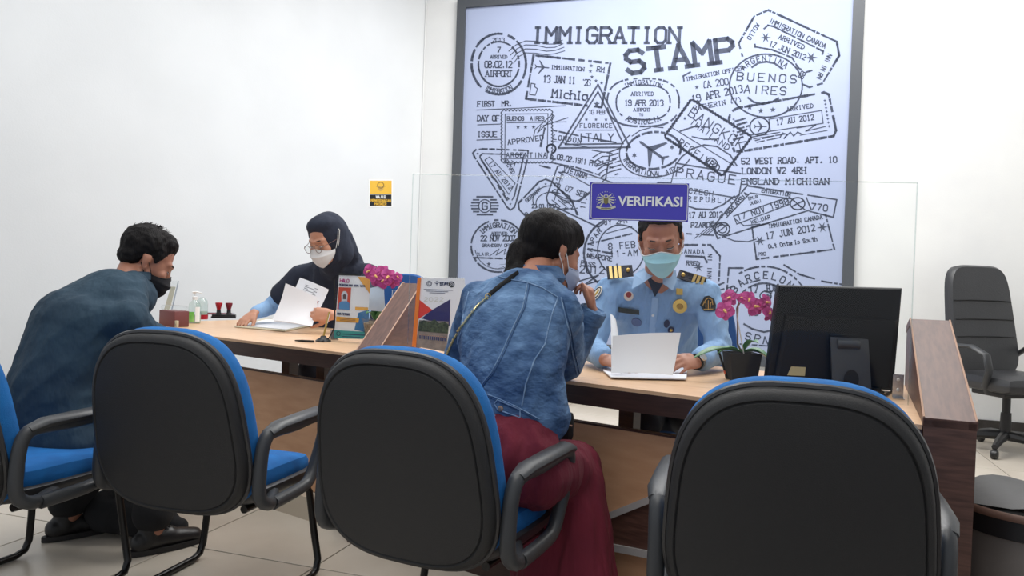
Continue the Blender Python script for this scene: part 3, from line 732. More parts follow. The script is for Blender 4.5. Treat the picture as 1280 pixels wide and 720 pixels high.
# ---------------------------------------------------------------- partition dividers with sloping walnut caps
def divider(name, label, front, ang, w, prof, inner=None):
    """prof: (distance back, height) of the cap line; front = ground point of the front face centre"""
    d = V((math.sin(ang), math.cos(ang), 0)); s = V((d.y, -d.x, 0))
    t = thing(name, label, 'divider', front, -ang)
    f = V((front[0], front[1], 0))
    for k, sg in ((0, -1), (1, 1)):
        pts = [f + s * (sg * w / 2) + d * prof[0][0]] + [f + s * (sg * w / 2) + d * a + UP * (h - 0.004) for a, h in prof] + [f + s * (sg * w / 2) + d * prof[-1][0]]
        obj('side_panel', MB().prism(pts, s * (-sg * 0.018)), M_dark, t, True, smooth=False)
    obj('front_face', MB().prism([f - s * (w / 2 - 0.018), f + s * (w / 2 - 0.018), f + s * (w / 2 - 0.018) + UP * (prof[0][1] - 0.004), f - s * (w / 2 - 0.018) + UP * (prof[0][1] - 0.004)], d * 0.018), M_dark, t, True, smooth=False)
    e = 0.0025
    cap = MB()
    for (a, h), (a2, h2) in zip(prof[:-1], prof[1:]):
        cap.prism([f - s * (w / 2 + e) + d * a + UP * h, f + s * (w / 2 + e) + d * a + UP * h, f + s * (w / 2 + e) + d * a2 + UP * h2, f - s * (w / 2 + e) + d * a2 + UP * h2], -UP * 0.022)
    obj('cap', cap, M_darkcap, t, True, smooth=False, label='lighter sloping cap')
    bd = MB()
    for sg in (-1, 1):
        for (a, h), (a2, h2) in zip(prof[:-1], prof[1:]):
            bd.tube([f + s * (sg * w / 2) + d * a + UP * (h + 0.001), f + s * (sg * w / 2) + d * a2 + UP * (h2 + 0.001)], 0.0028, 6)
    obj('edge_banding', bd, mat('tan_edge_banding', (176, 140, 118), 0.5), t, True)
    a, h = prof[-1]
    obj('rear_face', MB().prism([f - s * (w / 2 - 0.018) + d * (a - 0.018), f + s * (w / 2 - 0.018) + d * (a - 0.018), f + s * (w / 2 - 0.018) + d * (a - 0.018) + UP * (h - 0.03), f - s * (w / 2 - 0.018) + d * (a - 0.018) + UP * (h - 0.03)], d * 0.018), M_dark, t, True, smooth=False)
    return t, f, d, s
FR = P(1188, 523, 1.93); FR.z = 0
RD, rf, rd, rs_ = divider('walnut_divider', 'walnut divider with sloping cap at the right end of the counter beside the bin', (FR.x, FR.y, 0), math.radians(24.5), 0.118, [(0, 0.772), (0.72, 1.0), (0.90, 0.965)])
FL2 = P(455, 440, 3.05); FL2.z = 0
divider('walnut_divider', 'walnut divider with steep cap rising between the two counter bays behind the calendar', (FL2.x, FL2.y, 0), math.radians(13), 0.095, [(0, 0.76), (0.52, 1.05), (0.54, 1.05)])

# ---------------------------------------------------------------- client chairs
def sell(a, n):
    c, s = math.cos(a), math.sin(a); return math.copysign(abs(c) ** (2 / n), c), math.copysign(abs(s) ** (2 / n), s)
def back_outline(W, H, n=3.1, N=56, k=1.0):
    out = []
    for i in range(N):
        x, z = sell(2 * math.pi * i / N, n)
        x *= W * k * (1 - 0.09 * z + (-0.04 if z < -0.6 else 0) * (abs(z) - 0.6)); z *= H * k
        out.append((x, z))
    return out
def back_disc(T, W, H, depth_rings, N=56, n=3.1):
    """closed shell: rings of (inset k, y)"""
    mb = MB(); vs = []
    for (k, y) in depth_rings:
        for (x, z) in back_outline(W, H, n=n, N=N, k=k): vs.append(T @ V((x, y, z)))
    fs = []
    R = len(depth_rings)
    for i in range(R - 1):
        for j in range(N):
            l = (j + 1) % N; fs.append((i * N + j, i * N + l, (i + 1) * N + l, (i + 1) * N + j))
    c0 = len(vs); vs.append(T @ V((0, depth_rings[0][1], 0))); c1 = len(vs); vs.append(T @ V((0, depth_rings[-1][1], 0)))
    for j in range(N):
        l = (j + 1) % N; fs.append((c0, l, j)); fs.append((c1, (R - 1) * N + j, (R - 1) * N + l))
    return mb.add(vs, fs)
def make_chair(label):
    t = thing('client_chair', label, 'chair', group='blue and black client chairs at the counter')
    T = Matrix.Translation((0, -0.27, 0.628)) @ Matrix.Rotation(math.radians(11), 4, 'X')
    W, H = 0.262, 0.292
    sh = obj('back_shell', back_disc(T, W, H, [(0.3, -0.045), (0.6, -0.042), (0.85, -0.036), (0.905, -0.034), (0.915, -0.029), (0.93, -0.033), (0.965, -0.029), (0.99, -0.016), (1.0, 0.0), (0.985, 0.012)]), M_plastic, t)
    rim = [T @ V((x, 0.004, z)) for x, z in back_outline(W, H, k=1.003)]
    obj('rim', MB().tube(rim, 0.0085, 8, closed=True), M_rim, t)
    obj('back_cushion', back_disc(T, W * 1.0, H * 1.0, [(0.95, 0.008), (1.0, 0.014), (1.018, 0.03), (1.02, 0.048), (0.99, 0.066), (0.9, 0.078), (0.6, 0.082), (0.3, 0.078)]), M_blue, t)
    # seat
    def seat_rings(rs, W, L):
        mb = MB(); N = 48; vs = []
        for (k, z, dz) in rs:
            for i in range(N):
                x, y = sell(2 * math.pi * i / N, 4.2)
                zz = z - dz * max(0, y) ** 2 * 1.0
                vs.append(V((x * W * k, 0.005 + y * L * k, zz)))
        fs = [(i * N + j, i * N + (j + 1) % N, (i + 1) * N + (j + 1) % N, (i + 1) * N + j) for i in range(len(rs) - 1) for j in range(N)]
        fs.append(list(range(N))[::-1]); fs.append([(len(rs) - 1) * N + j for j in range(N)])
        return mb.add(vs, fs)
    obj('seat_cushion', seat_rings([(0.97, 0.405, 0), (1.0, 0.415, 0), (1.0, 0.44, 0.01), (0.97, 0.462, 0.02), (0.9, 0.472, 0.025), (0.6, 0.474, 0.02), (0.25, 0.468, 0)], 0.235, 0.24), M_blue, t)
    obj('seat_pan', seat_rings([(0.8, 0.362, 0), (0.97, 0.372, 0), (1.03, 0.39, 0), (1.04, 0.412, 0.004), (1.0, 0.418, 0.004)], 0.238, 0.243), M_rim, t)
    # bracket that carries the backrest
    obj('back_bracket', MB().tube([(0, -0.12, 0.372), (0, -0.19, 0.365), (0, -0.215, 0.375), (0, -0.220, 0.41)], 0.022, 10, flat=(2.2, 0.45), up=(1, 0, 0)), M_tube, t)
    for s in (-1, 1):
        x = 0.290 * s
        path = [(0.225 * s, -0.05, 0.385), (x, -0.17, 0.385), (x, -0.225, 0.42), (x, -0.225, 0.52), (x * 1.01, -0.21, 0.59), (x * 1.02, -0.17, 0.612), (x * 1.03, -0.05, 0.612), (x * 1.03, 0.09, 0.618), (x * 1.03, 0.135, 0.604), (x * 1.02, 0.14, 0.55), (x, 0.10, 0.45), (x, 0.06, 0.40), (x, 0.0, 0.385), (x, -0.15, 0.38)]
        sm = []
        for i in range(len(path) - 1):      # Catmull-Rom
            p0, p1, p2, p3 = V(path[max(i - 1, 0)]), V(path[i]), V(path[i + 1]), V(path[min(i + 2, len(path) - 1)])
            for k in range(4):
                u = k / 4; sm.append(0.5 * ((2 * p1) + (p2 - p0) * u + (2 * p0 - 5 * p1 + 4 * p2 - p3) * u * u + (3 * p1 - p0 - 3 * p2 + p3) * u ** 3))
        sm.append(V(path[-1]))
        rr = [0.0185 for p in sm]
        a = obj('armrest', MB().tube(sm, rr, 10, flat=(1.1, 1.15), up=(1, 0, 0)), M_armpl, t)
        pad = [(x * 1.02, -0.20, 0.612), (x * 1.03, -0.15, 0.626), (x * 1.035, -0.02, 0.630), (x * 1.035, 0.10, 0.632), (x * 1.03, 0.15, 0.620)]
        obj('arm_pad', MB().tube(pad, [0.015, 0.020, 0.021, 0.021, 0.015], 12, flat=(1.4, 0.85), up=(1, 0, 0)), M_armpl, a)
        xl = 0.20 * s
        leg = [(xl, -0.17, 0.355), (xl, 0.14, 0.355), (xl, 0.185, 0.345), (xl * 1.03, 0.215, 0.31), (xl * 1.12, 0.225, 0.16), (xl * 1.2, 0.23, 0.06), (xl * 1.21, 0.215, 0.025), (xl * 1.21, 0.18, 0.0135), (xl * 1.21, -0.1, 0.0135), (xl * 1.21, -0.24, 0.0135)]
        obj('leg', MB().tube(leg, 0.0128, 10), M_tube, t)
    obj('floor_bar', MB().tube([(-0.242, -0.24, 0.0135), (0.242, -0.24, 0.0135)], 0.0128, 10), M_tube, t)
    obj('cross_bar', MB().tube([(-0.2, -0.1, 0.355), (0.2, -0.1, 0.355)], 0.0115, 10), M_tube, t)
    return t
YAW = math.radians(20)
def chair_at(u, v, Y, yaw, label, first=[None]):
    """Y is how far the backrest stands from the viewpoint"""
    p = P(u, v, Y); c = V((p.x, p.y, 0)) + V((math.sin(yaw), math.cos(yaw), 0)) * 0.27
    if first[0] is None:
        first[0] = make_chair(label); r = first[0]; r.location = c; r.rotation_euler = (0, 0, -yaw)
        ROOTM[r.name] = Matrix.Translation(c) @ Matrix.Rotation(-yaw, 4, 'Z')
        return r
    return dup(first[0], c, -yaw, label)
chair_at(996, 600, 1.58, math.radians(19), 'empty blue and black client chair closest in front of the monitor').scale = (1, 1, 0.98)
chair_at(503, 570, 1.95, math.radians(26), 'blue and black client chair under the woman in the denim jacket')
chair_at(211, 535, 2.30, math.radians(15), 'empty blue and black client chair between the man in navy and the denim woman')
chair_at(-82, 510, 2.26, math.radians(20), 'blue and black client chair the man in navy sits on, cut by the left edge')

# ---------------------------------------------------------------- officers' blue chairs (behind the counter)
def staff_chair(label, loc, yaw):
    t = thing('staff_chair', label, 'chair', loc, yaw, 'blue staff chairs behind the counter')
    T = Matrix.Translation((0, -0.24, 0.78)) @ Matrix.Rotation(math.radians(8), 4, 'X')
    obj('backrest', back_disc(T, 0.25, 0.31, [(0.5, -0.05), (0.9, -0.045), (1.0, -0.02), (1.01, 0.01), (0.97, 0.035), (0.6, 0.045), (0.3, 0.04)]), mat('navy_blue_upholstery', (22, 76, 138), 0.8, bump=0.4, bscale=400), t)
    obj('seat', MB().box((0, 0, 0.455), (0.50, 0.48, 0.09), bev=0.04), MATS['navy_blue_upholstery'], t)
    obj('back_support', MB().tube([(0, -0.1, 0.40), (0, -0.27, 0.42), (0, -0.30, 0.62)], 0.025, 8, flat=(1.6, 0.5), up=(1, 0, 0)), M_black, t)
    obj('gas_column', MB().lathe([(0.028, 0.10), (0.028, 0.28), (0.02, 0.28), (0.02, 0.41)], n=14), M_black, t)
    for k in range(5):
        a = 2 * math.pi * k / 5 + 0.3; e = V((math.cos(a), math.sin(a), 0))
        f = obj('foot', MB().tube([V((0, 0, 0.11)), e * 0.16 + V((0, 0, 0.10)), e * 0.29 + V((0, 0, 0.075))], [0.026, 0.02, 0.015], 8), M_black, t)
        obj('caster', MB().lathe([(0.022, -0.02), (0.03, -0.012), (0.03, 0.012), (0.022, 0.02)], e * 0.29 + V((0, 0, 0.030)), 12, M=Matrix.Rotation(a, 3, 'Z') @ Matrix.Rotation(math.pi / 2, 3, 'X')), M_black, f)
    return t
# ---------------------------------------------------------------- black leather office chair at the back wall
def office_chair(loc, yaw):
    M_lea = mat('black_leatherette', (50, 51, 54), 0.42, bump=0.3, bscale=120)
    t = thing('office_chair', 'black high-backed leatherette office chair with looped arms standing by the back wall', 'chair', loc, yaw)
    T = Matrix.Translation((0, -0.24, 0.86)) @ Matrix.Rotation(math.radians(9), 4, 'X')
    bk = obj('backrest', back_disc(T, 0.252, 0.385, [(0.5, -0.04), (0.9, -0.04), (1.0, -0.02), (1.0, 0.02), (0.96, 0.04), (0.6, 0.05), (0.3, 0.052)], n=5.5), M_lea, t)
    for z in (0.13, 0.0, -0.12):
        obj('stitch_seam', MB().tube([T @ V((-0.225, 0.043, z)), T @ V((-0.1, 0.056, z + 0.003)), T @ V((0.1, 0.056, z + 0.003)), T @ V((0.225, 0.043, z))], 0.004, 6), M_blackm, bk)
    st = MB().box((0, 0.02, 0.47), (0.53, 0.50, 0.11), bev=0.05)
    obj('seat', st, M_lea, t)
    obj('seat_base', MB().box((0, 0.0, 0.395), (0.30, 0.26, 0.04), bev=0.01), M_black, t)
    for s in (-1, 1):
        pth = [(0.26 * s, -0.20, 0.62), (0.29 * s, -0.12, 0.695), (0.30 * s, 0.02, 0.70), (0.30 * s, 0.13, 0.655), (0.295 * s, 0.15, 0.56), (0.27 * s, 0.10, 0.46), (0.2 * s, 0.06, 0.41)]
        obj('armrest', MB().tube(pth, 0.021, 10, flat=(1.3, 0.7), up=(1, 0, 0)), M_armpl, t)
    obj('gas_column', MB().lathe([(0.034, 0.09), (0.03, 0.26), (0.024, 0.26), (0.024, 0.40)], n=16), M_black, t)
    obj('lever', MB().tube([(-0.1, 0.0, 0.39), (-0.26, 0.02, 0.36), (-0.33, 0.03, 0.345)], [0.005, 0.005, 0.008], 8), M_black, t)
    for k in range(5):
        a = 2 * math.pi * k / 5 + 0.6; e = V((math.cos(a), math.sin(a), 0))
        f = obj('foot', MB().tube([V((0, 0, 0.11)), e * 0.17 + V((0, 0, 0.10)), e * 0.31 + V((0, 0, 0.075))], [0.034, 0.026, 0.018], 8), M_black, t)
        obj('caster', MB().lathe([(0.022, -0.02), (0.03, -0.012), (0.03, 0.012), (0.022, 0.02)], e * 0.31 + V((0, 0, 0.030)), 12, M=Matrix.Rotation(a, 3, 'Z') @ Matrix.Rotation(math.pi / 2, 3, 'X')), M_black, f)
    return t
p = P(1256, 553, 5.25)
office_chair((p.x, p.y, 0), math.radians(193)).scale = (1.08, 1.08, 1.04)

# ---------------------------------------------------------------- bin beside the divider
p = P(1287, 640, 2.12)
binn = thing('waste_bin', 'round grey waste bin with dark rim and brown swing lid at the right edge', 'bin', (p.x, p.y, 0)); binn.scale = (1, 1, 0.9)
M_bin = mat('grey_bin_plastic', (128, 122, 118), 0.45, col2=(118, 112, 108), nscale=6)
obj('body', MB().lathe([(0.0, 0.002), (0.150, 0.002), (0.156, 0.012), (0.176, 0.50), (0.176, 0.505), (0.168, 0.505), (0.15, 0.02), (0, 0.02)], n=40), M_bin, binn)
obj('rim', MB().lathe([(0.180, 0.495), (0.19, 0.50), (0.190, 0.555), (0.184, 0.562), (0.172, 0.562), (0.168, 0.50)], n=40), M_black, binn)
g = []
for i in range(9):
    a = -0.9 + 1.8 * i / 8; r = 0.168; row = []
    hw = math.sqrt(max(0.0001, r * r - (r * math.sin(a * 1.7) * 0.98) ** 2)) if False else r * math.sqrt(max(0.003, 1 - (i / 4 - 1) ** 2))
    for j in range(11): row.append((r * (i / 4 - 1) * 0.995, hw * (j / 5 - 1), 0.562 + 0.05 * math.cos((i / 4 - 1) * 1.45)))
    g.append(row)
obj('swing_lid', MB().sheet(g, th=-0.006), mat('dark_grey_lid', (70, 70, 72), 0.5, bump=0.1), binn)
bd = [V((0.187 * math.cos(a), 0.187 * math.sin(a), 0.564)) for a in [math.pi * 2 * i / 40 for i in range(40)]]
obj('lid_ring', MB().tube(bd, 0.008, 8, closed=True, flat=(1.6, .8), up=(0, 0, 1)), mat('brown_lid_ring', (120, 92, 80), 0.5), binn)
# ---------------------------------------------------------------- acrylic screen and what is fixed to it
A0 = P(516, 430, 2.93); A1 = P(1147, 480, 2.28)
SA0 = V((A0.x, A0.y, 0)); SA1 = V((A1.x, A1.y, 0)); SX = (SA1 - SA0).normalized(); SN = V((SX.y, -SX.x, 0))
def scr(u, v, off=0.0):
    d = ray(u, v); t = ((SA0 - CAM).dot(SN) + off) / d.dot(SN); return CAM + d * t
tl, tr = scr(516, 217.5), scr(1147, 228.5)
bl, br = V((tl.x, tl.y, 0.7515)), V((tr.x, tr.y, 0.7515))
sc_ = thing('acrylic_screen', 'wide clear acrylic sneeze screen standing across the counter in front of the male officer', 'screen', (bl + br) / 2)
obj('sheet', MB().prism([bl, br, tr, tl], -SN * 0.004), M_acr, sc_, True, smooth=False)
ed = MB()
for a, b in ((bl, tl), (tl, tr), (br, tr)):
    ed.tube([a - SN * 0.002, b - SN * 0.002], 0.0021, 6)
obj('polished_edge', ed, acrylic('polished_acrylic_edge', (0.90, 0.93, 0.93), 0.10), sc_, True)
for u, bo in ((1122, 497),):
    q = D(u, bo); b0 = V((q.x, q.y, 0.7505)); off = (b0 - SA0).dot(SN)
    br_ = thing('screen_bracket', 'small steel angle bracket screwed to the counter beside the monitor', 'bracket', b0)
    obj('upright', MB().prism([b0 - SX * 0.016, b0 + SX * 0.016, b0 + SX * 0.016 + UP * 0.075, b0 - SX * 0.016 + UP * 0.075], SN * 0.003), M_steel, br_, True, smooth=False)
    obj('foot_plate', MB().prism([b0 - SX * 0.016, b0 + SX * 0.016, b0 + SX * 0.016 + SN * 0.05, b0 - SX * 0.016 + SN * 0.05], UP * 0.003), M_steel, br_, True, smooth=False)
    for z in (0.025, 0.058):
        obj('screw', MB().lathe([(0, 0), (0.0055, 0.0), (0.004, 0.003), (0, 0.0035)], b0 + UP * z + SN * 0.003, 10, M=frame(SN)), M_alu, br_, True)
# counter sign
M_sign = mat('royal_blue_sign', (70, 64, 184), 0.35)
sg = thing('counter_sign', 'royal blue sign with silver emblem and white lettering hung on the acrylic screen', 'sign', scr(800, 252, 0.008))
c = [scr(738, 228, 0.006), scr(861.5, 229.5, 0.006), scr(860, 277.5, 0.006), scr(736.5, 274.5, 0.006)]
sgo = obj('board', MB().prism(c[::-1], SN * 0.004), M_sign, sg, True, smooth=False)
def sgp(x, y, off=0.0108): return scr(x, y, off)
bm_ = MB(); pn = Pen(bm_, lambda x, y: sgp(x, y, 0.0112))
rr = []
for (cx, cy, a0) in ((857.3, 232.8, -90), (855.9, 273.2, 0), (741.5, 270.6, 90), (742.2, 231.6, 180)):
    for k in range(5):
        a = math.radians(a0 + 22.5 * k); rr.append((cx + 2.7 * math.cos(a), cy + 2.7 * math.sin(a)))
pn.line(rr, .8, True)
obj('border', bm_, M_white, sg, True, smooth=False, label='thin white rounded border line')
lt = MB(); O = sgp(773, 256.8, 0.0108); X = (sgp(853, 258.1, 0.0108) - O); W_ = X.length; X.normalize(); Yv = UP
tmp = MB(); text_mb(tmp, 'VERIFIKASI', 1.0, (0, 0, 0), (1, 0, 0), (0, 1, 0), (0, 0, 1), depth=0.0, bold=0.028)
mx = max(p.x for p in tmp.v); my = max(p.y for p in tmp.v)
hgt = (sgp(780, 245.2) - sgp(780, 257.1)).length
lt.add([O + X * (p.x / mx * W_) + Yv * (p.y / my * hgt) + SN * 0.0006 for p in tmp.v], tmp.f)
obj('lettering', lt, M_white, sg, True, smooth=False, label='white word VERIFIKASI')
em = MB(); pe = Pen(em, lambda x, y: sgp(x, y, 0.0112)); ex, ey = 757.5, 250.5
for k in range(15):
    a = math.radians(205 - 15.5 * k * 1.0); pe.star(ex + 11.6 * math.cos(a), ey - 11 * math.sin(a), 0.9)
for sgn in (-1, 1):
    for k in range(5):
        a = math.radians(90 - sgn * (22 + 24 * k)); b = math.radians(90 - sgn * (40 + 24 * k))
        pe.line([(ex + 4 * math.cos(a), ey - 4 * math.sin(a)), (ex + 9.6 * math.cos(b), ey - 9 * math.sin(b))], 1.5)
    pe.line([(ex + sgn * 2.6, ey + 3), (ex + sgn * 3.2, ey - 4), (ex + sgn * 1.2, ey - 7)], 1.2)
pe.line([(ex - 11, ey + 8), (ex - 5, ey + 10), (ex, ey + 10.5), (ex + 5, ey + 10), (ex + 11, ey + 8)], 2.8)
obj('emblem', em, mat('silver_grey_print', (205, 205, 190), 0.5), sg, True, smooth=False, label='silver winged crest with white ribbon')
e2 = MB(); pe = Pen(e2, lambda x, y: sgp(x, y, 0.0118)); pe.fill([(ex - 2.8, ey - 3), (ex + 2.8, ey - 3), (ex + 2.6, ey + 3), (ex, ey + 5.5), (ex - 2.6, ey + 3)]); pe.line([(ex - 6, ey + 10), (ex + 6, ey + 10)], .9)
obj('emblem_shield', e2, mat('olive_gold_print', (120, 112, 70), 0.6), sg, True, smooth=False)

# ---------------------------------------------------------------- mask notice on the left wall
def lwp(u, v, off):
    d = ray(u, v); return CAM + d * ((off - (CAM - CORNER).dot(LWN)) / d.dot(LWN))
no = thing('mask_notice', 'small yellow and black face mask notice stuck on the left wall', 'sign', lwp(475.5, 241, 0.003))
def quad(x0, y0, x1, y1, off, th=0.001, fn=lwp, sk=0.0):
    return MB().prism([fn(x0 + sk, y1, off), fn(x1 + sk, y1, off), fn(x1, y0, off), fn(x0, y0, off)], LWN * th)
obj('white_backing', quad(460.5, 224, 491, 259, 0.001), M_white, no, True, smooth=False)
obj('yellow_field', quad(462.3, 225.8, 489.5, 242.6, 0.0025), mat('signal_yellow', (232, 184, 62), 0.6), no, True, smooth=False)
obj('black_field', quad(462.2, 243.2, 489.3, 257.3, 0.0025), M_black, no, True, smooth=False)
t1 = MB(); pn = Pen(t1, lambda x, y: lwp(x, y, 0.0042)); pn.text('WAJIB', 470, 247.6, 3.1, 1, .7, total=12)
obj('heading', t1, M_white, no, True, smooth=False)
t1 = MB(); pn = Pen(t1, lambda x, y: lwp(x, y, 0.0042)); pn.text('MENGGUNAKAN', 463.8, 252, 3.0, 1, .65, total=24.5, width=1.5); pn.text('MASKER', 468.5, 256.3, 3.0, 1, .65, total=14.5)
obj('lettering', t1, MATS['signal_yellow'], no, True, smooth=False)
t1 = MB(); pn = Pen(t1, lambda x, y: lwp(x, y, 0.0042)); pn.ellipse(475.8, 231.5, 4, 3.6, 1.0); pn.fill([(472, 232.5), (479.6, 232.5), (479, 237.5), (475.8, 239), (472.6, 237.5)]); pn.line([(470, 233), (472, 234)], .6); pn.line([(481.6, 233), (479.6, 234)], .6)
obj('mask_pictogram', t1, mat('dark_mustard_print', (196, 160, 84), 0.7), no, True, smooth=False)

# ---------------------------------------------------------------- monitor
M_mon = mat('monitor_black', (13, 13, 17), 0.5, spec=0.3)
q = D(1040, 486); mo = V((q.x, q.y, 0.7505))
# its back is turned to the clients, a little turned
myaw = math.radians(-8)
mx_ = V((math.cos(myaw), math.sin(myaw), 0)); mn = V((mx_.y, -mx_.x, 0))   # mn points towards the clients
mt = thing('monitor', 'black monitor seen from behind, on the counter at the right', 'monitor', mo, myaw)
def mp(x, z, off): return mo + mx_ * x + UP * z + mn * off
def ml(u, v, off=0.0):
    d = ray(u, v); pl = mo + mn * off; return CAM + d * ((pl - CAM).dot(mn) / d.dot(mn))
cs = [ml(972, 356), ml(1127, 360), ml(1116, 488), ml(956, 478)]
cc = sum(cs, V()) / 4
def inset(k, off): return [cc + (p - cc) * k + mn * off for p in cs]
mb = MB(); r0, r1, r2, r3 = inset(1.0, -0.03), inset(1.0, 0.0), inset(0.985, 0.012), inset(0.965, 0.016)
vs = r0 + r1 + r2 + r3
mb.add(vs, [(0, 1, 2, 3)] + [(4 * i + j, 4 * i + (j + 1) % 4, 4 * (i + 1) + (j + 1) % 4, 4 * (i + 1) + j) for i in range(3) for j in range(4)] + [(15, 14, 13, 12)])
hs = obj('housing', mb, M_mon, mt, True, smooth=False)
mb = MB()
b_ = [ml(978, 391), ml(1122, 397), ml(1112, 487), ml(962, 477)]; bc = sum(b_, V()) / 4
ring = lambda k, off: [bc + (p - bc) * k + mn * off for p in b_]
vs = ring(0.98, 0.012) + ring(0.955, 0.030) + ring(0.90, 0.040)
mb.add(vs, [(4 * i + j, 4 * i + (j + 1) % 4, 4 * (i + 1) + (j + 1) % 4, 4 * (i + 1) + j) for i in range(2) for j in range(4)] + [(11, 10, 9, 8)])
obj('rear_bulge', mb, M_mon, mt, True, smooth=30)
sd = MATS['stand_grey'] = mat('stand_grey', (54, 56, 61), 0.5)
st_ = [ml(1037, 421, .05), ml(1084, 424, .05), ml(1088, 489, .085), ml(1040, 489, .085)]
nk = obj('stand_neck', MB().prism([p for p in st_][::-1], mn * 0.012), sd, mt, True, smooth=False)
obj('hinge', MB().tube([ml(1046, 430, .062), ml(1074, 431, .062)], 0.017, 12), sd, mt, True)
obj('hinge_plate', MB().prism([ml(1037, 418, .041), ml(1074, 419, .041), ml(1074, 433, .041), ml(1037, 432, .041)][::-1], mn * 0.006), M_mon, mt, True, smooth=False)
ho = MB(); cpt = ml(1064, 474, 0.098); ho.lathe([(0, 0), (0.024, 0), (0.024, 0.0015), (0, 0.0015)], cpt, 20, M=frame(mn) @ Matrix.Diagonal((1, 1.3, 1)))
obj('cable_hole', ho, M_blackm, mt, True, smooth=False)
obj('base', MB().lathe([(0.0, 0.0), (0.12, 0.0), (0.125, 0.006), (0.11, 0.014), (0.0, 0.018)], mo + mx_ * 0.03 + mn * 0.03, 32), M_mon, mt, True)
obj('label_sticker', MB().prism([ml(989, 458, .043), ml(1007, 459, .043), ml(1006, 470, .043), ml(984, 469, .043)][::-1], mn * 0.001), mat('beige_sticker', (170, 162, 128), 0.7), mt, True, smooth=False)
# grey panel standing between monitor and divider
# ---------------------------------------------------------------- left end of the counter
def rel(o, dx, dn): return o + DA * dx + DN * dn
def flat_sheet(pts, th=0.0012): return MB().prism(pts, UP * th)
# sanitiser bottles
def bottle(base, label, hz=1.0):
    t = thing('hand_sanitiser_bottle', label, 'bottle', base, group='pump bottles on the counter')
    M_bot = MATS.get('clear_bottle') or acrylic('clear_bottle', (0.90, 0.95, 0.93), 0.06)
    sc = 1.0 * hz
    obj('bottle', MB().lathe([(0.0, 0.001), (0.033, 0.001), (0.036, 0.006), (0.036, 0.10), (0.031, 0.122), (0.016, 0.136), (0.014, 0.142), (0, 0.142)], n=24), M_bot, t)
    obj('gel', MB().lathe([(0, 0.003), (0.031, 0.003), (0.034, 0.008), (0.034, 0.052), (0, 0.052)], n=24), mat('pale_gel_' + str(len(MATS)), (196, 218, 205), 0.15, trans=0.3), t, label='clear gel')
    obj('pump_collar', MB().lathe([(0.015, 0.141), (0.016, 0.16), (0.006, 0.164), (0.005, 0.185), (0, 0.185)], n=16), M_white, t)
    obj('pump_spout', MB().tube([(-0.014, 0, 0.186), (0.005, 0, 0.190), (0.040, 0, 0.184)], [0.009, 0.007, 0.004], 10, flat=(0.7, 1.2), up=(0, 0, 1)), M_white, t)
    return t
b0 = D(243, 404); bt = bottle(b0, 'tall clear hand sanitiser pump bottle with green label, in front', 1)
lb = MB(); g = [[(0.0366 * math.sin(a), -0.0366 * math.cos(a), z) for a in [math.radians(-60 + 80 * i / 8) for i in range(9)]] for z in (0.012, 0.07)]
obj('label', lb.sheet(g), mat('bright_green_label', (92, 190, 60), 0.5, col2=(160, 214, 130), nscale=18), bt, smooth=True)
lb = MB(); g = [[(0.0368 * math.sin(a), -0.0368 * math.cos(a), z) for a in [math.radians(28 + 45 * i / 6) for i in range(7)]] for z in (0.012, 0.10)]
obj('label', lb.sheet(g), M_white, bt, smooth=True, label='white side label')
b1 = D(247, 399) + DN * 0.03; bt2 = bottle(b1, 'shorter clear bottle with red foot standing behind the sanitiser', .9)
for ch in list(bt2.children):
    if ch.name.startswith('pump'): bpy.data.objects.remove(ch)
obj('red_foot', MB().lathe([(0, 0.0), (0.0375, 0.0), (0.0375, 0.03), (0.0362, 0.03), (0.0362, 0.001), (0, 0.001)], n=20), M_red, bt2)
# maroon organiser with clear lid and note cube
q = D(209, 408) 
og = thing('maroon_box', 'maroon desk organiser box with clear plastic lid left of the sanitiser', 'box', q, DROT)
obj('body', MB().box((0, 0.04, 0.045), (0.16, 0.09, 0.09), bev=0.006), mat('maroon_plastic', (112, 62, 62), 0.5), og)
obj('lid', MB().box((0.0, 0.04, 0.105), (0.155, 0.085, 0.028), bev=0.012), M_clear, og, label='clear plastic lid')
q = D(224, 409) 
cb = thing('paper_label_block', 'small cream square tag standing before the maroon box', 'tag', q - DN * 0.02, DROT)
obj('block', MB().box((0, 0, 0.019), (0.038, 0.012, 0.038), bev=0.002), mat('cream_card', (200, 190, 160), 0.7), cb)
t1 = MB(); pn = Pen(t1, lambda x, y: V((x, -0.0066, y))); pn.line([(-0.008, 0.014), (0, 0.026), (0.008, 0.014)], 0.003, True); pn.line([(-0.014, 0.008), (0.014, 0.008)], 0.002)
obj('print', t1, M_ink, cb, smooth=False)
# clear leaflet stand half hidden behind the man's mask
q = D(203, 396)
ls = thing('leaflet_stand', 'clear slanted leaflet stand half hidden behind the mask of the man in navy', 'stand', q, DROT)
obj('back_sheet', MB().prism([(-0.05, 0.03, 0.002), (0.05, 0.03, 0.002), (0.03, 0.09, 0.24), (-0.05, 0.09, 0.24)], (0, 0.003, 0)), M_clear, ls, smooth=False)
obj('edge_strip', MB().tube([(0.052, 0.025, 0.004), (0.032, 0.088, 0.24)], 0.004, 6), mat('grey_blue_edge', (150, 158, 170), 0.4), ls)
obj('leaflet', MB().prism([(-0.05, 0.026, 0.002), (0.02, 0.026, 0.002), (0.005, 0.084, 0.20), (-0.05, 0.084, 0.20)], (0, 0.002, 0)), mat('beige_leaflet', (205, 198, 176), 0.7), ls, smooth=False)
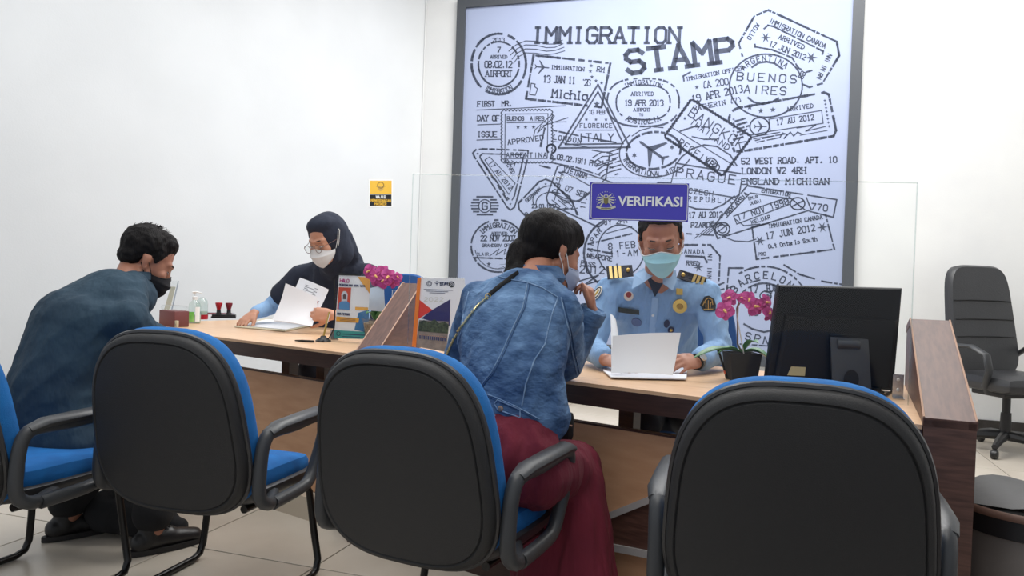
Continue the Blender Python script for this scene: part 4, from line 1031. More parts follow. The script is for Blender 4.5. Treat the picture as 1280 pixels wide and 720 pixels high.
# stamp tray with two stamps
q = D(280, 397.5); ty = math.radians(12)
tr_ = thing('stamp_rack', 'low black rack holding two red-handled rubber stamps near the left wall', 'rack', q, ty)
obj('tray', MB().box((0, 0, 0.014), (0.15, 0.05, 0.022), bev=0.004), M_black, tr_)
obj('foot_rail', MB().box((0, -0.022, 0.006), (0.16, 0.012, 0.012), bev=0.003), M_black, tr_)
RT_ = Matrix.Rotation(ty, 3, 'Z')
for k, (x, col, lab) in enumerate(((-0.035, M_red, 'bright red rubber stamp, left one in the black rack'), (0.03, mat('dark_red_plastic', (122, 24, 40), 0.35), 'dark red rubber stamp, right one in the black rack'))):
    st1 = thing('rubber_stamp', lab, 'stamp', q + RT_ @ V((x, 0, 0.0255)), group='rubber stamps in the rack')
    obj('stem', MB().lathe([(0, 0), (0.018, 0), (0.018, 0.008), (0.014, 0.012), (0.013, 0.03), (0, 0.03)], n=14), M_black, st1)
    obj('grip', MB().lathe([(0, 0.03), (0.012, 0.03), (0.016, 0.045), (0.023, 0.070), (0.022, 0.078), (0, 0.080)], n=18), col, st1)
q = D(266, 393) + DN * 0.05
bk = thing('document_folder', 'thin grey folder lying behind the sanitiser bottle', 'folder', q, ty)
obj('cover', MB().box((0, 0.0, 0.006), (0.20, 0.10, 0.010), bev=0.002), mat('grey_folder', (150, 150, 158), 0.6), bk)
obj('spine', MB().box((0, -0.052, 0.006), (0.20, 0.004, 0.012)), mat('dusty_red_spine', (140, 60, 66), 0.6), bk)
# papers before the hijab officer
def polyD(pts, h): return [Pz(u, v, h) for u, v in pts]
fo_ = obj('open_folder', flat_sheet(polyD([(293, 409), (330, 399), (392, 402), (388, 408), (356, 414.5)], 0.752), 0.004), mat('olive_cream_folder', (196, 186, 160), 0.7), smooth=False); tag(fo_, 'cream folder lying under the loose papers of the officer in hijab', 'folder')
fo_ = obj('paper_sheet', flat_sheet(polyD([(300, 407), (333, 399.5), (385, 402), (383, 407), (357, 412)], 0.757), 0.002), M_paper, smooth=False); tag(fo_, 'white sheet lying flat on the cream folder beneath her hand', 'paper')
# letter held upright: a curved double sheet
def curved(c00, c10, c11, c01, bow, n=10, m=8, th=0.0006):
    c00, c10, c11, c01 = map(V, (c00, c10, c11, c01)); nn = (c10 - c00).cross(c01 - c00).normalized(); g = []
    for i in range(m + 1):
        t = i / m; row = []
        for j in range(n + 1):
            s = j / n; p = (c00 * (1 - s) + c10 * s) * (1 - t) + (c01 * (1 - s) + c11 * s) * t
            row.append(p + nn * (bow[0] * math.sin(math.pi * s) + bow[1] * math.sin(math.pi * t)))
        g.append(row)
    return g
def on_grid(g, s, t):
    m, n = len(g) - 1, len(g[0]) - 1; i = min(int(t * m), m - 1); j = min(int(s * n), n - 1); a, b = t * m - i, s * n - j
    return (g[i][j] * (1 - b) + g[i][j + 1] * b) * (1 - a) + (g[i + 1][j] * (1 - b) + g[i + 1][j + 1] * b) * a
HZ = 4.12
g1 = curved(P(341, 402, HZ + .06), P(384, 407, HZ), P(411, 362, HZ + .09), P(375, 347, HZ + .15), (0.012, -0.02))
le = thing('letter', 'printed white letter with red seal held up by the officer in hijab', 'paper', P(375, 400, HZ))
obj('sheet', MB().sheet(g1, th=0.0008), M_paper, le, True)
lm = MB(); nrm = (g1[0][5] - g1[0][0]).cross(g1[4][0] - g1[0][0]).normalized()
if nrm.dot(CAM - g1[0][0]) < 0: nrm = -nrm
pl_ = Pen(lm, lambda x, y: on_grid(g1, x, y) + nrm * 0.0022)
for k in range(5): pl_.line([(0.30, 0.90 - 0.035 * k), (0.72 - 0.06 * (k % 2), 0.90 - 0.035 * k)], 0.012)
for k in range(9): pl_.line([(0.42, 0.66 - 0.05 * k), (0.9 - 0.1 * ((k * 7) % 3), 0.66 - 0.05 * k)], 0.010)
obj('print_lines', lm, M_ink, le, True, smooth=False)
lm = MB(); pl_ = Pen(lm, lambda x, y: on_grid(g1, x, y) + nrm * 0.0026); pl_.star(0.84, 0.62, 0.05, 0, 9, .85)
obj('seal', lm, mat('red_seal_print', (190, 70, 90), 0.7), le, True, smooth=False)
g2 = curved(P(340, 400, HZ + .02), P(390, 408, HZ - .04), P(397, 372, HZ + .04), P(357, 354, HZ + .09), (0.012, -0.015))
pp = obj('blank_sheet', MB().sheet(g2, th=0.0008), M_paper); tag(pp, 'blank white sheet held in front of the letter by the officer in hijab', 'paper')
# ---------------------------------------------------------------- pen holder, info card, bracket
q = D(404, 427)
ph = thing('counter_pen', 'gold pen standing slanted in a round black pen holder on the counter', 'pen', q)
obj('holder_base', MB().lathe([(0, 0.0005), (0.036, 0.0005), (0.038, 0.005), (0.030, 0.012), (0.016, 0.02), (0.012, 0.028), (0, 0.03)], n=20), M_black, ph)
pt = P(411.5, 390, q.y + 0.02) - q
obj('pen_barrel', MB().tube([(0, 0, 0.022), pt * 0.5 + V((0, 0, 0.01)), pt], [0.005, 0.005, 0.004], 8), M_gold, ph)
obj('clip', MB().tube([pt * 0.55 + V((0.006, -0.006, 0.01)), pt * 0.95 + V((0.006, -0.006, 0))], 0.0016, 6), M_white, ph)
q2 = D(383, 428)
o = obj('spare_pen', MB().tube([q2 + V((-0.055, 0.0, 0.007)), q2 + V((-0.02, -0.005, 0.007)), q2 + V((0.04, -0.012, 0.007))], [0.003, 0.0055, 0.0055], 8), M_blackm); tag(o, 'short black pen lying on the counter left of the pen holder', 'pen')
q = D(410, 425)
br2 = thing('steel_clip', 'small square steel clip standing beside the pen holder', 'bracket', q + V((0.03, 0, 0.0005)))
obj('plate', MB().box((0, 0, 0.025), (0.036, 0.003, 0.05)), M_steel, br2, smooth=False); obj('foot_plate', MB().box((0, 0.015, 0.0015), (0.036, 0.03, 0.003)), M_steel, br2, smooth=False)
# info card in a clear stand: plane through its foot line
q = D(440, 427); cyaw = math.radians(-14)
cx_ = V((math.cos(cyaw), math.sin(cyaw), 0)); cn_ = V((cx_.y, -cx_.x, 0)); co = V((q.x, q.y, 0.7505)); cup = (UP - cn_ * 0.10).normalized(); cnn = cx_.cross(cup); cnn = cnn if cnn.dot(CAM - co) > 0 else -cnn
def cp(u, v, off=0.0):
    d = ray(u, v); return CAM + d * (((co - CAM).dot(cnn) + off) / d.dot(cnn))
ic = thing('info_card', 'upright officer info card with portrait and orange corner in a clear stand', 'card', co)
M_or = mat('orange_print', (236, 172, 62), 0.6); M_teal = mat('teal_print', (70, 160, 158), 0.6); M_cblue = mat('blue_print', (62, 120, 172), 0.6)
def cq(pts, m, off, nm, th=0.0006, label=None): return obj(nm, MB().prism([cp(x, y, off) for x, y in pts], cnn * th), m, ic, True, smooth=False, label=label)
crd = cq([(424, 343.5), (463, 346), (460, 424), (417.5, 423)], M_paper, 0.0, 'card')
cq([(422, 342), (464.5, 344.8), (461.5, 426), (415.5, 425.5)], M_clear, 0.003, 'clear_cover', 0.002)
cq([(423.5, 341.2), (444, 342.5), (452, 345), (423, 344)], M_black, 0.006, 'top_clip')
cq([(447, 346), (463, 346.5), (462, 367)], M_or, 0.0015, 'orange_corner')
cq([(443, 412), (448, 391), (461.5, 387), (460.5, 416)], M_cblue, 0.0015, 'blue_shape')
cq([(417.8, 412.5), (460.5, 415), (460.2, 423.8), (417.5, 423)], M_teal, 0.0018, 'teal_footer')
cq([(423.5, 359), (439, 359.5), (437, 387.5), (421.5, 386.5)], mat('portrait_red', (206, 84, 66), 0.7), 0.0015, 'portrait')
cq([(423.5, 386.6), (423.8, 379), (427, 376), (433, 376), (437, 379), (436.8, 387.4)], mat('portrait_blue', (86, 140, 190), 0.7), 0.0024, 'portrait_shirt')
cq([(427, 376.5), (426.8, 368), (429, 364), (432.5, 364), (434.6, 368), (434, 376.5)], mat('portrait_pale', (196, 204, 216), 0.7), 0.0026, 'portrait_scarf')
cq([(428.7, 374), (428.6, 369), (430.6, 367.2), (432.7, 369), (432.4, 374)], mat('portrait_dark', (86, 74, 80), 0.7), 0.0034, 'portrait_face')
cq([(444, 383.5), (460, 384.3), (460, 388), (444, 387.3)], M_or, 0.0022, 'orange_strip'); cq([(420.5, 395.5), (449, 398), (448, 403.5), (420, 401.5)], M_or, 0.0022, 'orange_strip')
t1 = MB(); pn = Pen(t1, lambda x, y: cp(x, y, 0.0032)); pn.text('HALO', 425, 352.5, 4, 3, .9, total=11); t2 = obj('heading', t1, mat('magenta_print', (176, 60, 130), 0.6), ic, True, smooth=False)
t1 = MB(); pn = Pen(t1, lambda x, y: cp(x, y, 0.0034)); pn.text('PERKENALKAN NAMA SAYA', 424, 357, 2.2, 3, .6, total=32, width=1.1); pn.text('NAMA PETUGAS :', 421.5, 393.2, 2.4, 4, .6, total=18, width=1.1)
pn.ellipse(423, 417, 2.2, 2.6, .7); pn.line([(428, 417.5), (456, 419)], 1); pn.line([(428, 420.5), (450, 421.6)], .7)
for k in range(3): pn.line([(425, 397.6 + 1.5 * k), (444, 399.2 + 1.5 * k)], .4)
obj('print', t1, mat('navy_print', (50, 60, 100), 0.7), ic, True, smooth=False)
# black bent support left of the card
o = obj('card_prop', MB().tube([P(418, 350, co.y - .02), P(418.5, 395, co.y - .03), P(417, 412, co.y - .04), P(411, 423, co.y - .05), D(402, 428) + V((0, 0, .004))], 0.0035, 6), M_blackm); tag(o, 'bent black wire prop curving down left of the info card', 'wire')

# ---------------------------------------------------------------- orchids
M_leaf = mat('orchid_leaf_green', (66, 128, 72), 0.4, col2=(44, 98, 56), nscale=12)
M_pet = mat('magenta_orchid_petal', (206, 82, 150), 0.6, col2=(178, 58, 134), nscale=40)
M_pcen = mat('orchid_yellow_centre', (236, 190, 120), 0.6)
def flower(t, c, face, r, seed):
    rn = random.Random(seed); F = frame(face); petals = []
    f = thing_part = None
    mb = MB(); F = F @ Matrix.Rotation(rn.uniform(0, 6), 3, 'Z')
    for k in range(5):
        a = 2 * math.pi * k / 5; w = 0.62 if k % 2 else 0.46; g = []
        for i in range(5):
            s = i / 4; row = []
            for j in range(5):
                x = (j / 2 - 1) * w * r * math.sin(math.pi * (0.12 + 0.80 * s)) ** 0.8
                y = s * r * 1.05; z = -0.25 * r * s * s + 0.12 * r * (x / (w * r)) ** 2 + 0.1 * r
                row.append(c + F @ V((x * math.cos(a) - y * math.sin(a), x * math.sin(a) + y * math.cos(a), z)))
            g.append(row)
        mb.sheet(g, th=0.0006)
    b = obj('blossom', mb, M_pet, t, True)
    m2 = MB().ell(c + F @ V((0, 0, 0.18 * r)), (0.16 * r, 0.16 * r, 0.2 * r), F, 8, 6); m2.tube([c + F @ V((0, 0, .2 * r)), c + F @ V((0, -.22 * r, .4 * r)), c + F @ V((0, -.4 * r, .36 * r))], [0.1 * r, 0.12 * r, 0.04 * r], 6)
    obj('blossom_centre', m2, M_pcen, b, True)
def leaf(t, base, tip, w, sag=0.02):
    base, tip = V(base), V(tip); d = tip - base; s = d.cross(UP).normalized(); g = []
    for i in range(9):
        q = i / 8; c = base + d * q + UP * (math.sin(math.pi * q) * sag); ww = w * math.sin(math.pi * (0.06 + 0.92 * q)) ** 0.7
        g.append([c + s * (ww * k) + UP * (abs(k) * ww * 0.35) for k in (-1, -.5, 0, .5, 1)])
    obj('leaf', MB().sheet(g, th=0.0015), M_leaf, t, True)
oc = D(926, 475); OY = oc.y
orc = thing('potted_orchid', 'magenta orchid in a black square pot beside the monitor', 'plant', oc)
obj('pot', MB().add([V((sx * w, sy * w, z)) for (w, z) in ((0.045, 0.002), (0.056, 0.10), (0.052, 0.10), (0.045, 0.085)) for sx, sy in ((-1, -1), (1, -1), (1, 1), (-1, 1))], [(3, 2, 1, 0)] + [(4 * i + j, 4 * i + (j + 1) % 4, 4 * i + 4 + (j + 1) % 4, 4 * i + 4 + j) for i in range(3) for j in range(4)] + [(12, 13, 14, 15)]), M_blackm, orc, smooth=False)
b = oc + V((0, 0, 0.10))
for (u, v, w) in ((868, 447, .030), (966, 453, .036), (948, 429, .024), (896, 443, .022)): leaf(orc, b, P(u, v, OY - 0.05 + (v % 3) * .03), w)
stp = [b, P(922, 430, OY), P(922, 405, OY), P(921, 385, OY), P(924, 376, OY), P(915, 370, OY - .01)]
obj('stem', MB().tube(stp, [.004, .0035, .003, .003, .002, .0015], 8), mat('brown_green_stem', (110, 84, 70), 0.6), orc, True)
obj('stem', MB().tube([stp[3], P(930, 371, OY), P(945, 373, OY), P(962, 380, OY)], [.003, .002, .002, .0015], 8), MATS['brown_green_stem'], orc, True)
obj('stake', MB().tube([oc + V((0.012, -.02, .05)), P(922, 400, OY - .02), P(923, 382, OY - .02)], .002, 6), mat('stake_clip_white', (215, 205, 200), .5), orc, True)
for k, (u, v, r, dx) in enumerate(((912, 372, .030, -.3), (906, 388, .034, -.5), (936, 374, .030, .1), (943, 383, .034, .2), (957, 378, .030, .5), (961, 392, .028, .6), (927, 372, .018, .1))):
    c = P(u, v, OY - 0.03 - .01 * (k % 2)); flower(orc, c, V((dx, -1, .15)), r, k)
oc = P(468, 424, 3.72); oc.z = 0.7505; OY = oc.y
or2 = thing('potted_orchid', 'magenta orchid in a clear wrapped pot left of the walnut divider', 'plant', oc)
obj('pot', MB().lathe([(0, 0.001), (0.045, 0.001), (0.062, 0.10), (0.066, 0.12), (0.060, 0.12), (0.043, 0.01), (0, 0.01)], n=20), M_clear, or2)
obj('root_ball', MB().lathe([(0, 0.012), (0.041, 0.012), (0.056, 0.095), (0.03, 0.105), (0, 0.108)], n=16), mat('bark_and_moss', (108, 92, 78), 0.9, col2=(150, 140, 124), nscale=60), or2)
b = oc + V((0, 0, 0.11))
for (u, v, w) in ((486, 388, .022), (478, 384, .026), (458, 392, .020)): leaf(or2, b, P(u, v, OY - 0.04), w)
obj('stem', MB().tube([b, P(470, 375, OY), P(474, 352, OY), P(484, 345, OY)], [.004, .003, .0025, .002], 8), MATS['brown_green_stem'], or2, True)
obj('wrap', MB().sheet(curved(P(461, 388, OY - .06), P(482, 390, OY - .06), P(480, 357, OY - .05), P(463, 360, OY - .05), (0.01, 0.01), 6, 6), th=.0008), mat('crinkled_film', (190, 205, 220), 0.25, bump=.6, bscale=40), or2, True)
for k, (u, v, r, dx) in enumerate(((462, 339, .036, -.4), (470, 345, .036, -.2), (478, 341, .038, 0), (485, 346, .040, .2), (492, 352, .032, .4), (478, 352, .034, -.1), (470, 352, .026, -.3), (497, 347, .026, .5))):
    c = P(u, v, OY - 0.04 - .02 * (k % 2)); flower(or2, c, V((dx, -1, .1)), r, k + 20)
# small clear acrylic box at the divider
q = D(500, 431)
bx_ = thing('acrylic_box', 'small open clear acrylic box standing before the walnut divider', 'box', V((q.x, q.y, 0.7505)), DROT)
for nm, c_, s_ in (('front', (0, -0.0, .13), (.125, .003, .26)), ('side', (-.063, .04, .13), (.003, .08, .26)), ('side', (.063, .04, .13), (.003, .08, .26))):
    obj(nm + '_panel', MB().box(c_, s_), M_clear, bx_, smooth=False)
obj('box_edge', MB().tube([(-.063, 0, 0), (-.063, 0, .26), (.063, 0, .26), (.063, 0, 0)], .0014, 5), M_acred, bx_)

# ---------------------------------------------------------------- calendars
q = D(548, 446); cal_y = math.radians(-6); kx = V((math.cos(cal_y), math.sin(cal_y), 0)); kn = V((kx.y, -kx.x, 0)); ko = V((q.x, q.y - 0.02, 0.7505))
def kp(u, v, off=0.0):
    d = ray(u, v); return CAM + d * (((ko - CAM).dot(kn) + off) / d.dot(kn))
cal = thing('desk_calendar', 'spiral desk calendar with red and navy triangles and a group photograph', 'calendar', ko)
def kq(pts, m, off, nm, th=0.0006, label=None): return obj(nm, MB().prism([kp(x, y, off) for x, y in pts], kn * th), m, cal, True, smooth=False, label=label)
kq([(520, 433), (586, 441), (581, 348), (526, 347)], mat('grey_card', (200, 200, 204), .8), -.004, 'backing_card', .002)
kq([(524, 347), (581, 348.5), (583, 438), (521, 433)], M_paper, 0.0, 'page')
kq([(522, 347.5), (526.5, 346.5), (520, 434), (515, 433)], mat('orange_spine', (240, 130, 40), .5), .004, 'side_strip', .002)
kq([(519.5, 371), (540.5, 387.5), (518, 402)], mat('red_print', (222, 62, 46), .6), .0016, 'red_triangle')
kq([(540, 387.5), (563, 374), (562, 408), (527, 398)], mat('navy_violet_print', (48, 44, 98), .6), .0012, 'navy_triangle')
kq([(524, 400), (561, 402), (558, 440), (520, 433)], mat('plaza_photo', (150, 140, 132), .7, col2=(120, 112, 108), nscale=30), .0014, 'photograph')
kq([(524, 402), (530, 400), (537, 403), (543, 399), (549, 404), (556, 402), (561, 406), (560, 417), (523, 414)], mat('dark_tree_photo', (44, 54, 42), .7, col2=(84, 96, 70), nscale=90), .0022, 'photographed_trees')
t1 = MB(); pn = Pen(t1, lambda x, y: kp(x, y, .0032))
for k in range(13): pn.line([(525 + 2.6 * k, 419.5 + .25 * k), (525 + 2.6 * k, 423 + .25 * k)], 1.4)
obj('photographed_people', t1, mat('navy_people', (58, 66, 110), .8), cal, True, smooth=False)
t1 = MB(); pn = Pen(t1, lambda x, y: kp(x, y, .0034))
for k in range(13): pn.star(525 + 2.6 * k, 418.4 + .25 * k, .6, 0, 4, .8)
obj('photographed_faces', t1, M_skinL, cal, True, smooth=False)
t1 = MB(); pn = Pen(t1, lambda x, y: kp(x, y, .0018)); pn.ellipse(536.5, 354.5, 3, 3, .7); pn.ellipse(536.5, 354.5, 1.6, 1.6, .5); pn.plane(546, 354.5, 3, 90); pn.text('STAR', 550, 356.5, 3.6, 0, 1, total=10); 
pn.line([(530, 361.5), (566, 363)], .6); pn.line([(533, 363.8), (560, 364.8)], .6); pn.line([(537, 366), (556, 366.6)], .6)
obj('print', t1, MATS['navy_print'], cal, True, smooth=False)
o = MB(); pn = Pen(o, lambda x, y: kp(x, y, .0018)); pn.ellipse(564.5, 355.5, 3, 3, 1.4); pn.ellipse(564.5, 355.5, 1.0, 1.0, .8); obj('round_logo', o, M_blackm, cal, True, smooth=False)
t1 = MB(); pn = Pen(t1, lambda x, y: kp(x, y, .0018)); pn.text('2022', 530, 376.5, 4.6, 0, .5, total=24, width=4.4)
obj('year', t1, MATS['silver_grey_print'], cal, True, smooth=False)
for k in range(19):
    c = kp(526.5 + 2.95 * k, 347.6 + .06 * k, 0); obj('spiral_ring', MB().tube([c + kn * (.005 * math.cos(a)) + UP * (.005 * math.sin(a)) for a in [2 * math.pi * i / 8 for i in range(8)]], .0009, 4, closed=True), M_white, cal, True)
q = D(571, 441) + DN * .03; k2 = V((q.x, q.y, .7505))
def k2p(u, v, off=0.0):
    d = ray(u, v); return CAM + d * (((k2 - CAM).dot(kn) + off) / d.dot(kn))
c2 = thing('tent_card', 'small white tent card with dark header leaning at the right of the calendar', 'card', k2)
obj('page', MB().prism([k2p(563, 366, .03), k2p(585, 368, .03), k2p(583, 440, .03), k2p(561, 438, .03)], kn * .001), M_paper, c2, True, smooth=False)
obj('header', MB().prism([k2p(565, 367, .032), k2p(585, 369, .032), k2p(585, 374, .032), k2p(565, 372.5, .032)], kn * .001), MATS['navy_print'], c2, True, smooth=False)
obj('photograph', MB().prism([k2p(561.5, 404, .032), k2p(584, 406, .032), k2p(583, 438, .032), k2p(561, 437, .032)], kn * .001), mat('blue_photo', (110, 120, 150), .7, col2=(64, 74, 100), nscale=60), c2, True, smooth=False)

# ---------------------------------------------------------------- male officer's papers and pencil
of = obj('yellow_envelope', flat_sheet(polyD([(744, 441), (764, 440), (770, 462), (757, 455)], 0.752), 0.003), mat('mustard_envelope', (216, 186, 112), .7), smooth=False); tag(of, 'mustard envelope peeping out from under the male officer\'s papers', 'envelope')
of = obj('document_folder', flat_sheet(polyD([(753, 451), (761, 446), (860, 452), (858, 474.5), (764, 472.5), (754, 464)], 0.756), 0.004), mat('pale_folder', (228, 230, 238), .7), smooth=False); tag(of, 'white document folder lying open in front of the male officer', 'folder')
g3 = curved(P(764, 466, 2.70), P(841, 469, 2.66), P(851, 416, 2.72), P(766, 420, 2.76), (0.012, -0.01))
pg = thing('held_page', 'white page held upright by the male officer over his folder', 'paper', P(800, 468, 2.7))
obj('sheet', MB().sheet(g3, th=0.0008), M_paper, pg, True)
g4 = curved(P(764, 466, 2.72), P(778, 467, 2.72), P(770, 400, 2.86), P(763, 392, 2.88), (0.006, 0.01), 6, 8)
o = obj('curled_page', MB().sheet(g4, th=0.0008), M_paper); tag(o, 'narrow curled page standing behind the male officer\'s held page', 'paper')
a = D(909, 474); b = P(897, 434, a.y + .02)
pcl = thing('pencil', 'black and orange pencil standing slanted in front of the orchid', 'pencil', a)
rel_ = b - a
obj('barrel', MB().tube([V((0, 0, .002)), rel_ * .9], .0042, 8), M_blackm, pcl); obj('cap', MB().tube([rel_ * .84, rel_ * 1.0], .006, 8), M_black, pcl)
obj('orange_mark', MB().tube([rel_ * .16, rel_ * .27], .0046, 8), mat('orange_red', (214, 92, 50), .5), pcl)
cab = obj('cable', MB().tube([D(1100, 490) + V((0, 0, .006)), D(1090, 494) + V((0, .0, .006)), D(1105, 497) + V((0, 0, .006)), D(1120, 493) + V((0, .03, .006)), P(1122, 470, 2.55)], .004, 6), M_blackm); tag(cab, 'thin black cable looping beside the monitor foot', 'cable')
# ---------------------------------------------------------------- people
def head_matrix(c, f, roll=0.0):
    y = V(f).normalized(); x = y.cross(UP).normalized(); z = x.cross(y)
    R = Matrix((x, y, z)).transposed() @ Matrix.Rotation(roll, 3, 'Y')
    return Matrix.Translation(V(c)) @ R.to_4x4()
def head_prims(mb, H, s=1.0, ears=True, female=False):
    R = H.to_3x3(); T = lambda x, y, z: H @ (V((x, y, z)) * s)
    def e(c, r, M=None): mb.ell(T(*c), [q * s for q in r], (R @ M) if M else R, 20, 14)
    def k(a, b, ra, rb): mb.cone(T(*a), T(*b), ra * s, rb * s, n=14)
    e((0, -0.012, 0.032), (0.074, 0.094, 0.086)); e((0, 0.022, -0.01), (0.064, 0.068, 0.078))
    e((0, 0.030, -0.055), (0.050, 0.052, 0.055)); k((-.022, .058, -.094), (.022, .058, -.094), .020, .020)
    for g in (-1, 1):
        k((.056 * g, -.002, -.045), (.030 * g, .045, -.088), .018, .020)
        e((.036 * g, .060, -.030), (.026, .024, .026))
        k((.012 * g, .084, .017), (.040 * g, .068, .020), .012, .011)
        e((.031 * g, .070, -.001), (.0165, .0150, .0115)); k((.004 * g, .090, -.038), (.012 * g, .085, -.038), .009, .0075)
        if ears:
            e((.076 * g, -.012, -.008), (.009, .016, .027), Matrix.Rotation(-.18, 3, 'X') @ Matrix.Rotation(.35 * g, 3, 'Z')); e((.078 * g, -.006, -.032), (.006, .009, .011))
            k((.079 * g, -.028, .012), (.081 * g, -.024, -.012), .006, .005)
    k((0, .082, .012), (0, .099, -.032), .0085, .0110); k((-.016, .078, -.066), (.016, .078, -.066), .011, .011)
def mask_grid(H, s, top=-.012, k=1.0, nu=22, nv=12, fold=.0022):
    g = []
    for j in range(nv + 1):
        v = j / nv; row = []
        for i in range(nu + 1):
            th = math.radians(-82 + 164 * i / nu); sn, cs = math.sin(th), max(0, math.cos(th))
            zt = top - .030 * abs(sn) ** 1.5; zb = -.124 + .046 * abs(sn) ** 1.6; z = zt + (zb - zt) * v
            front = .122 - .016 * abs(v - .35) * 1.6 - (.02 if v > .8 else 0) * (v - .8) * 5
            if v < .3: front -= (.3 - v) * .03
            y = -.002 + (front + .002) * cs ** .62 + fold * math.sin(v * math.pi * 7) * cs
            x = .070 * sn * (1 - .16 * v * v)
            row.append(H @ (V((x * k, y * k, z)) * s))
        g.append(row)
    return g
def add_mask(t, H, s, m, loop_m, top=-.012, loop_to=((.080, -.022, .012), (.080, -.026, -.022)), label=None, nose_band=None):
    g = mask_grid(H, s, top)
    o = obj('face_mask', MB().sheet(g, th=.0012), m, t, True, label=label)
    ml_ = MB(); 
    for gi in (0, -1):
        sg = -1 if gi == 0 else 1
        a, b = g[1][gi], g[-2][gi]; pa = [H @ (V((q[0] * sg, q[1], q[2])) * s) for q in loop_to]
        ml_.tube([a, a.lerp(pa[0], .5) + (H.to_3x3() @ V((.006 * sg, 0, 0))), pa[0], pa[1], b.lerp(pa[1], .5) + (H.to_3x3() @ V((.006 * sg, 0, 0))), b], .0016 * s, 6)
    obj('ear_loop', ml_, loop_m, o, True)
    obj('nose_edge', MB().tube([p + (H.to_3x3() @ V((0, .001, 0))) for p in g[0]], .0018 * s, 6), nose_band or m, o, True)
    return o
def add_brows_eyes(t, H, s, brow=True, closed=True):
    R = H.to_3x3()
    for g in (-1, 1):
        if brow:
            pts = [H @ (V((x * g, y, z)) * s) for x, y, z in ((.013, .0915, .0195), (.022, .0900, .0215), (.034, .0830, .0225), (.047, .0700, .0170))]
            obj('eyebrow', MB().tube(pts, [.0022 * s, .0030 * s, .0028 * s, .0012 * s], 8, flat=(1.1, .7), up=R @ V((0, 0, 1))), M_brow, t, True)
        pts = [H @ (V((x * g, y, z)) * s) for x, y, z in ((.0165, .0805, -.006), (.023, .0855, -.0078), (.031, .0860, -.0088), (.039, .0830, -.0078), (.0455, .0765, -.005))]
        e = obj('eye', MB().tube([p + R @ V((0, -.0016, -.0012)) for p in pts], [.0012 * s, .0026 * s, .003 * s, .0026 * s, .001 * s], 8), mat('eye_white', (214, 205, 200), .3) if 'eye_white' not in MATS else MATS['eye_white'], t, True)
        obj('eyelashes', MB().tube(pts, [.0008 * s, .0014 * s, .0016 * s, .0015 * s, .001 * s], 6), M_hair, e, True)
        pts = [H @ (V((x * g, y, z)) * s) for x, y, z in ((.018, .086, .007), (.031, .0868, .0092), (.044, .078, .006))]
        obj('lid_crease', MB().tube(pts, [.0005 * s, .0009 * s, .0005 * s], 5), mat('lid_shadow_skin', (128, 84, 68), .6) if 'lid_shadow_skin' not in MATS else MATS['lid_shadow_skin'], e, True)
def hand(mb, w, d, n, side, curl=(20, 25, 20), spread=4.0, thumb=(0.75, 0.55, 0.25), s=1.0, curls=None):
    """w wrist, d towards the fingers, n the way the palm faces, side = +1/-1 puts the thumb on d x n or against it"""
    w = V(w); d = V(d).normalized(); n = V(n); n = (n - d * n.dot(d)).normalized(); t = d.cross(n) * side
    mb.cone(w - d * .01, w + d * .035 * s, (.025 * s, .018 * s), (.036 * s, .015 * s), side=t, n=14)
    mb.cone(w + d * .03 * s, w + d * .078 * s, (.036 * s, .0145 * s), (.038 * s, .0115 * s), side=t, n=14)
    mb.cone(w + d * .02 * s + t * .018 * s, w + d * .052 * s + t * .028 * s, .014 * s, .013 * s)
    for k, (off, ln, r) in enumerate(((.030, .070, .0083), (.0105, .079, .0087), (-.0095, .073, .0082), (-.0285, .057, .0073))):
        b = w + d * (.082 - (.006 if k in (0, 3) else 0)) * s + t * off * s
        a0 = math.radians((1.5 - k) * spread); dd = (d * math.cos(a0) + t * math.sin(a0)); c = curls[k] if curls else curl
        p = b; ang = 0
        mb.cone(b - dd * .014 * s, b, .0088 * s, r * s, n=10)
        for q, fr in enumerate((.44, .31, .25)):
            ang += math.radians(c[q]); v = dd * math.cos(ang) + n * math.sin(ang); e = p + v * ln * fr * s
            mb.cone(p, e, r * s * (1 - .08 * q), r * s * (.92 - .10 * q), n=10); p = e
    b = w + d * .022 * s + t * .026 * s; v = (t * thumb[0] + d * thumb[1] + n * thumb[2]).normalized(); e = b + v * .042 * s
    mb.cone(b, e, .0135 * s, .0105 * s, n=10); v2 = (v + d * .55 + n * .12).normalized(); e2 = e + v2 * .030 * s; mb.cone(e, e2, .0105 * s, .0095 * s, n=10); mb.cone(e2, e2 + (v2 + d * .2).normalized() * .022 * s, .0095 * s, .0078 * s, n=10)
def torso(mb, pel, wai, che, nek, sv, g=0.0, k=1.0, shl=None):
    mb.cone(pel, wai, (.165 * k + g, .115 * k + g), (.138 * k + g, .100 * k + g), side=sv, n=24)
    mb.cone(wai, che, (.138 * k + g, .100 * k + g), (.165 * k + g, .112 * k + g), side=sv, n=24)
    u = che + (nek - che) * .62; mb.cone(che, u, (.165 * k + g, .112 * k + g), (.130 * k + g, .080 * k + g), side=sv, n=24)
def limb(mb, pts, rs, g=0.0, n=16):
    for a, b, r, q in zip(pts[:-1], pts[1:], rs[:-1], rs[1:]): mb.cone(a, b, r + g, q + g, n=n)
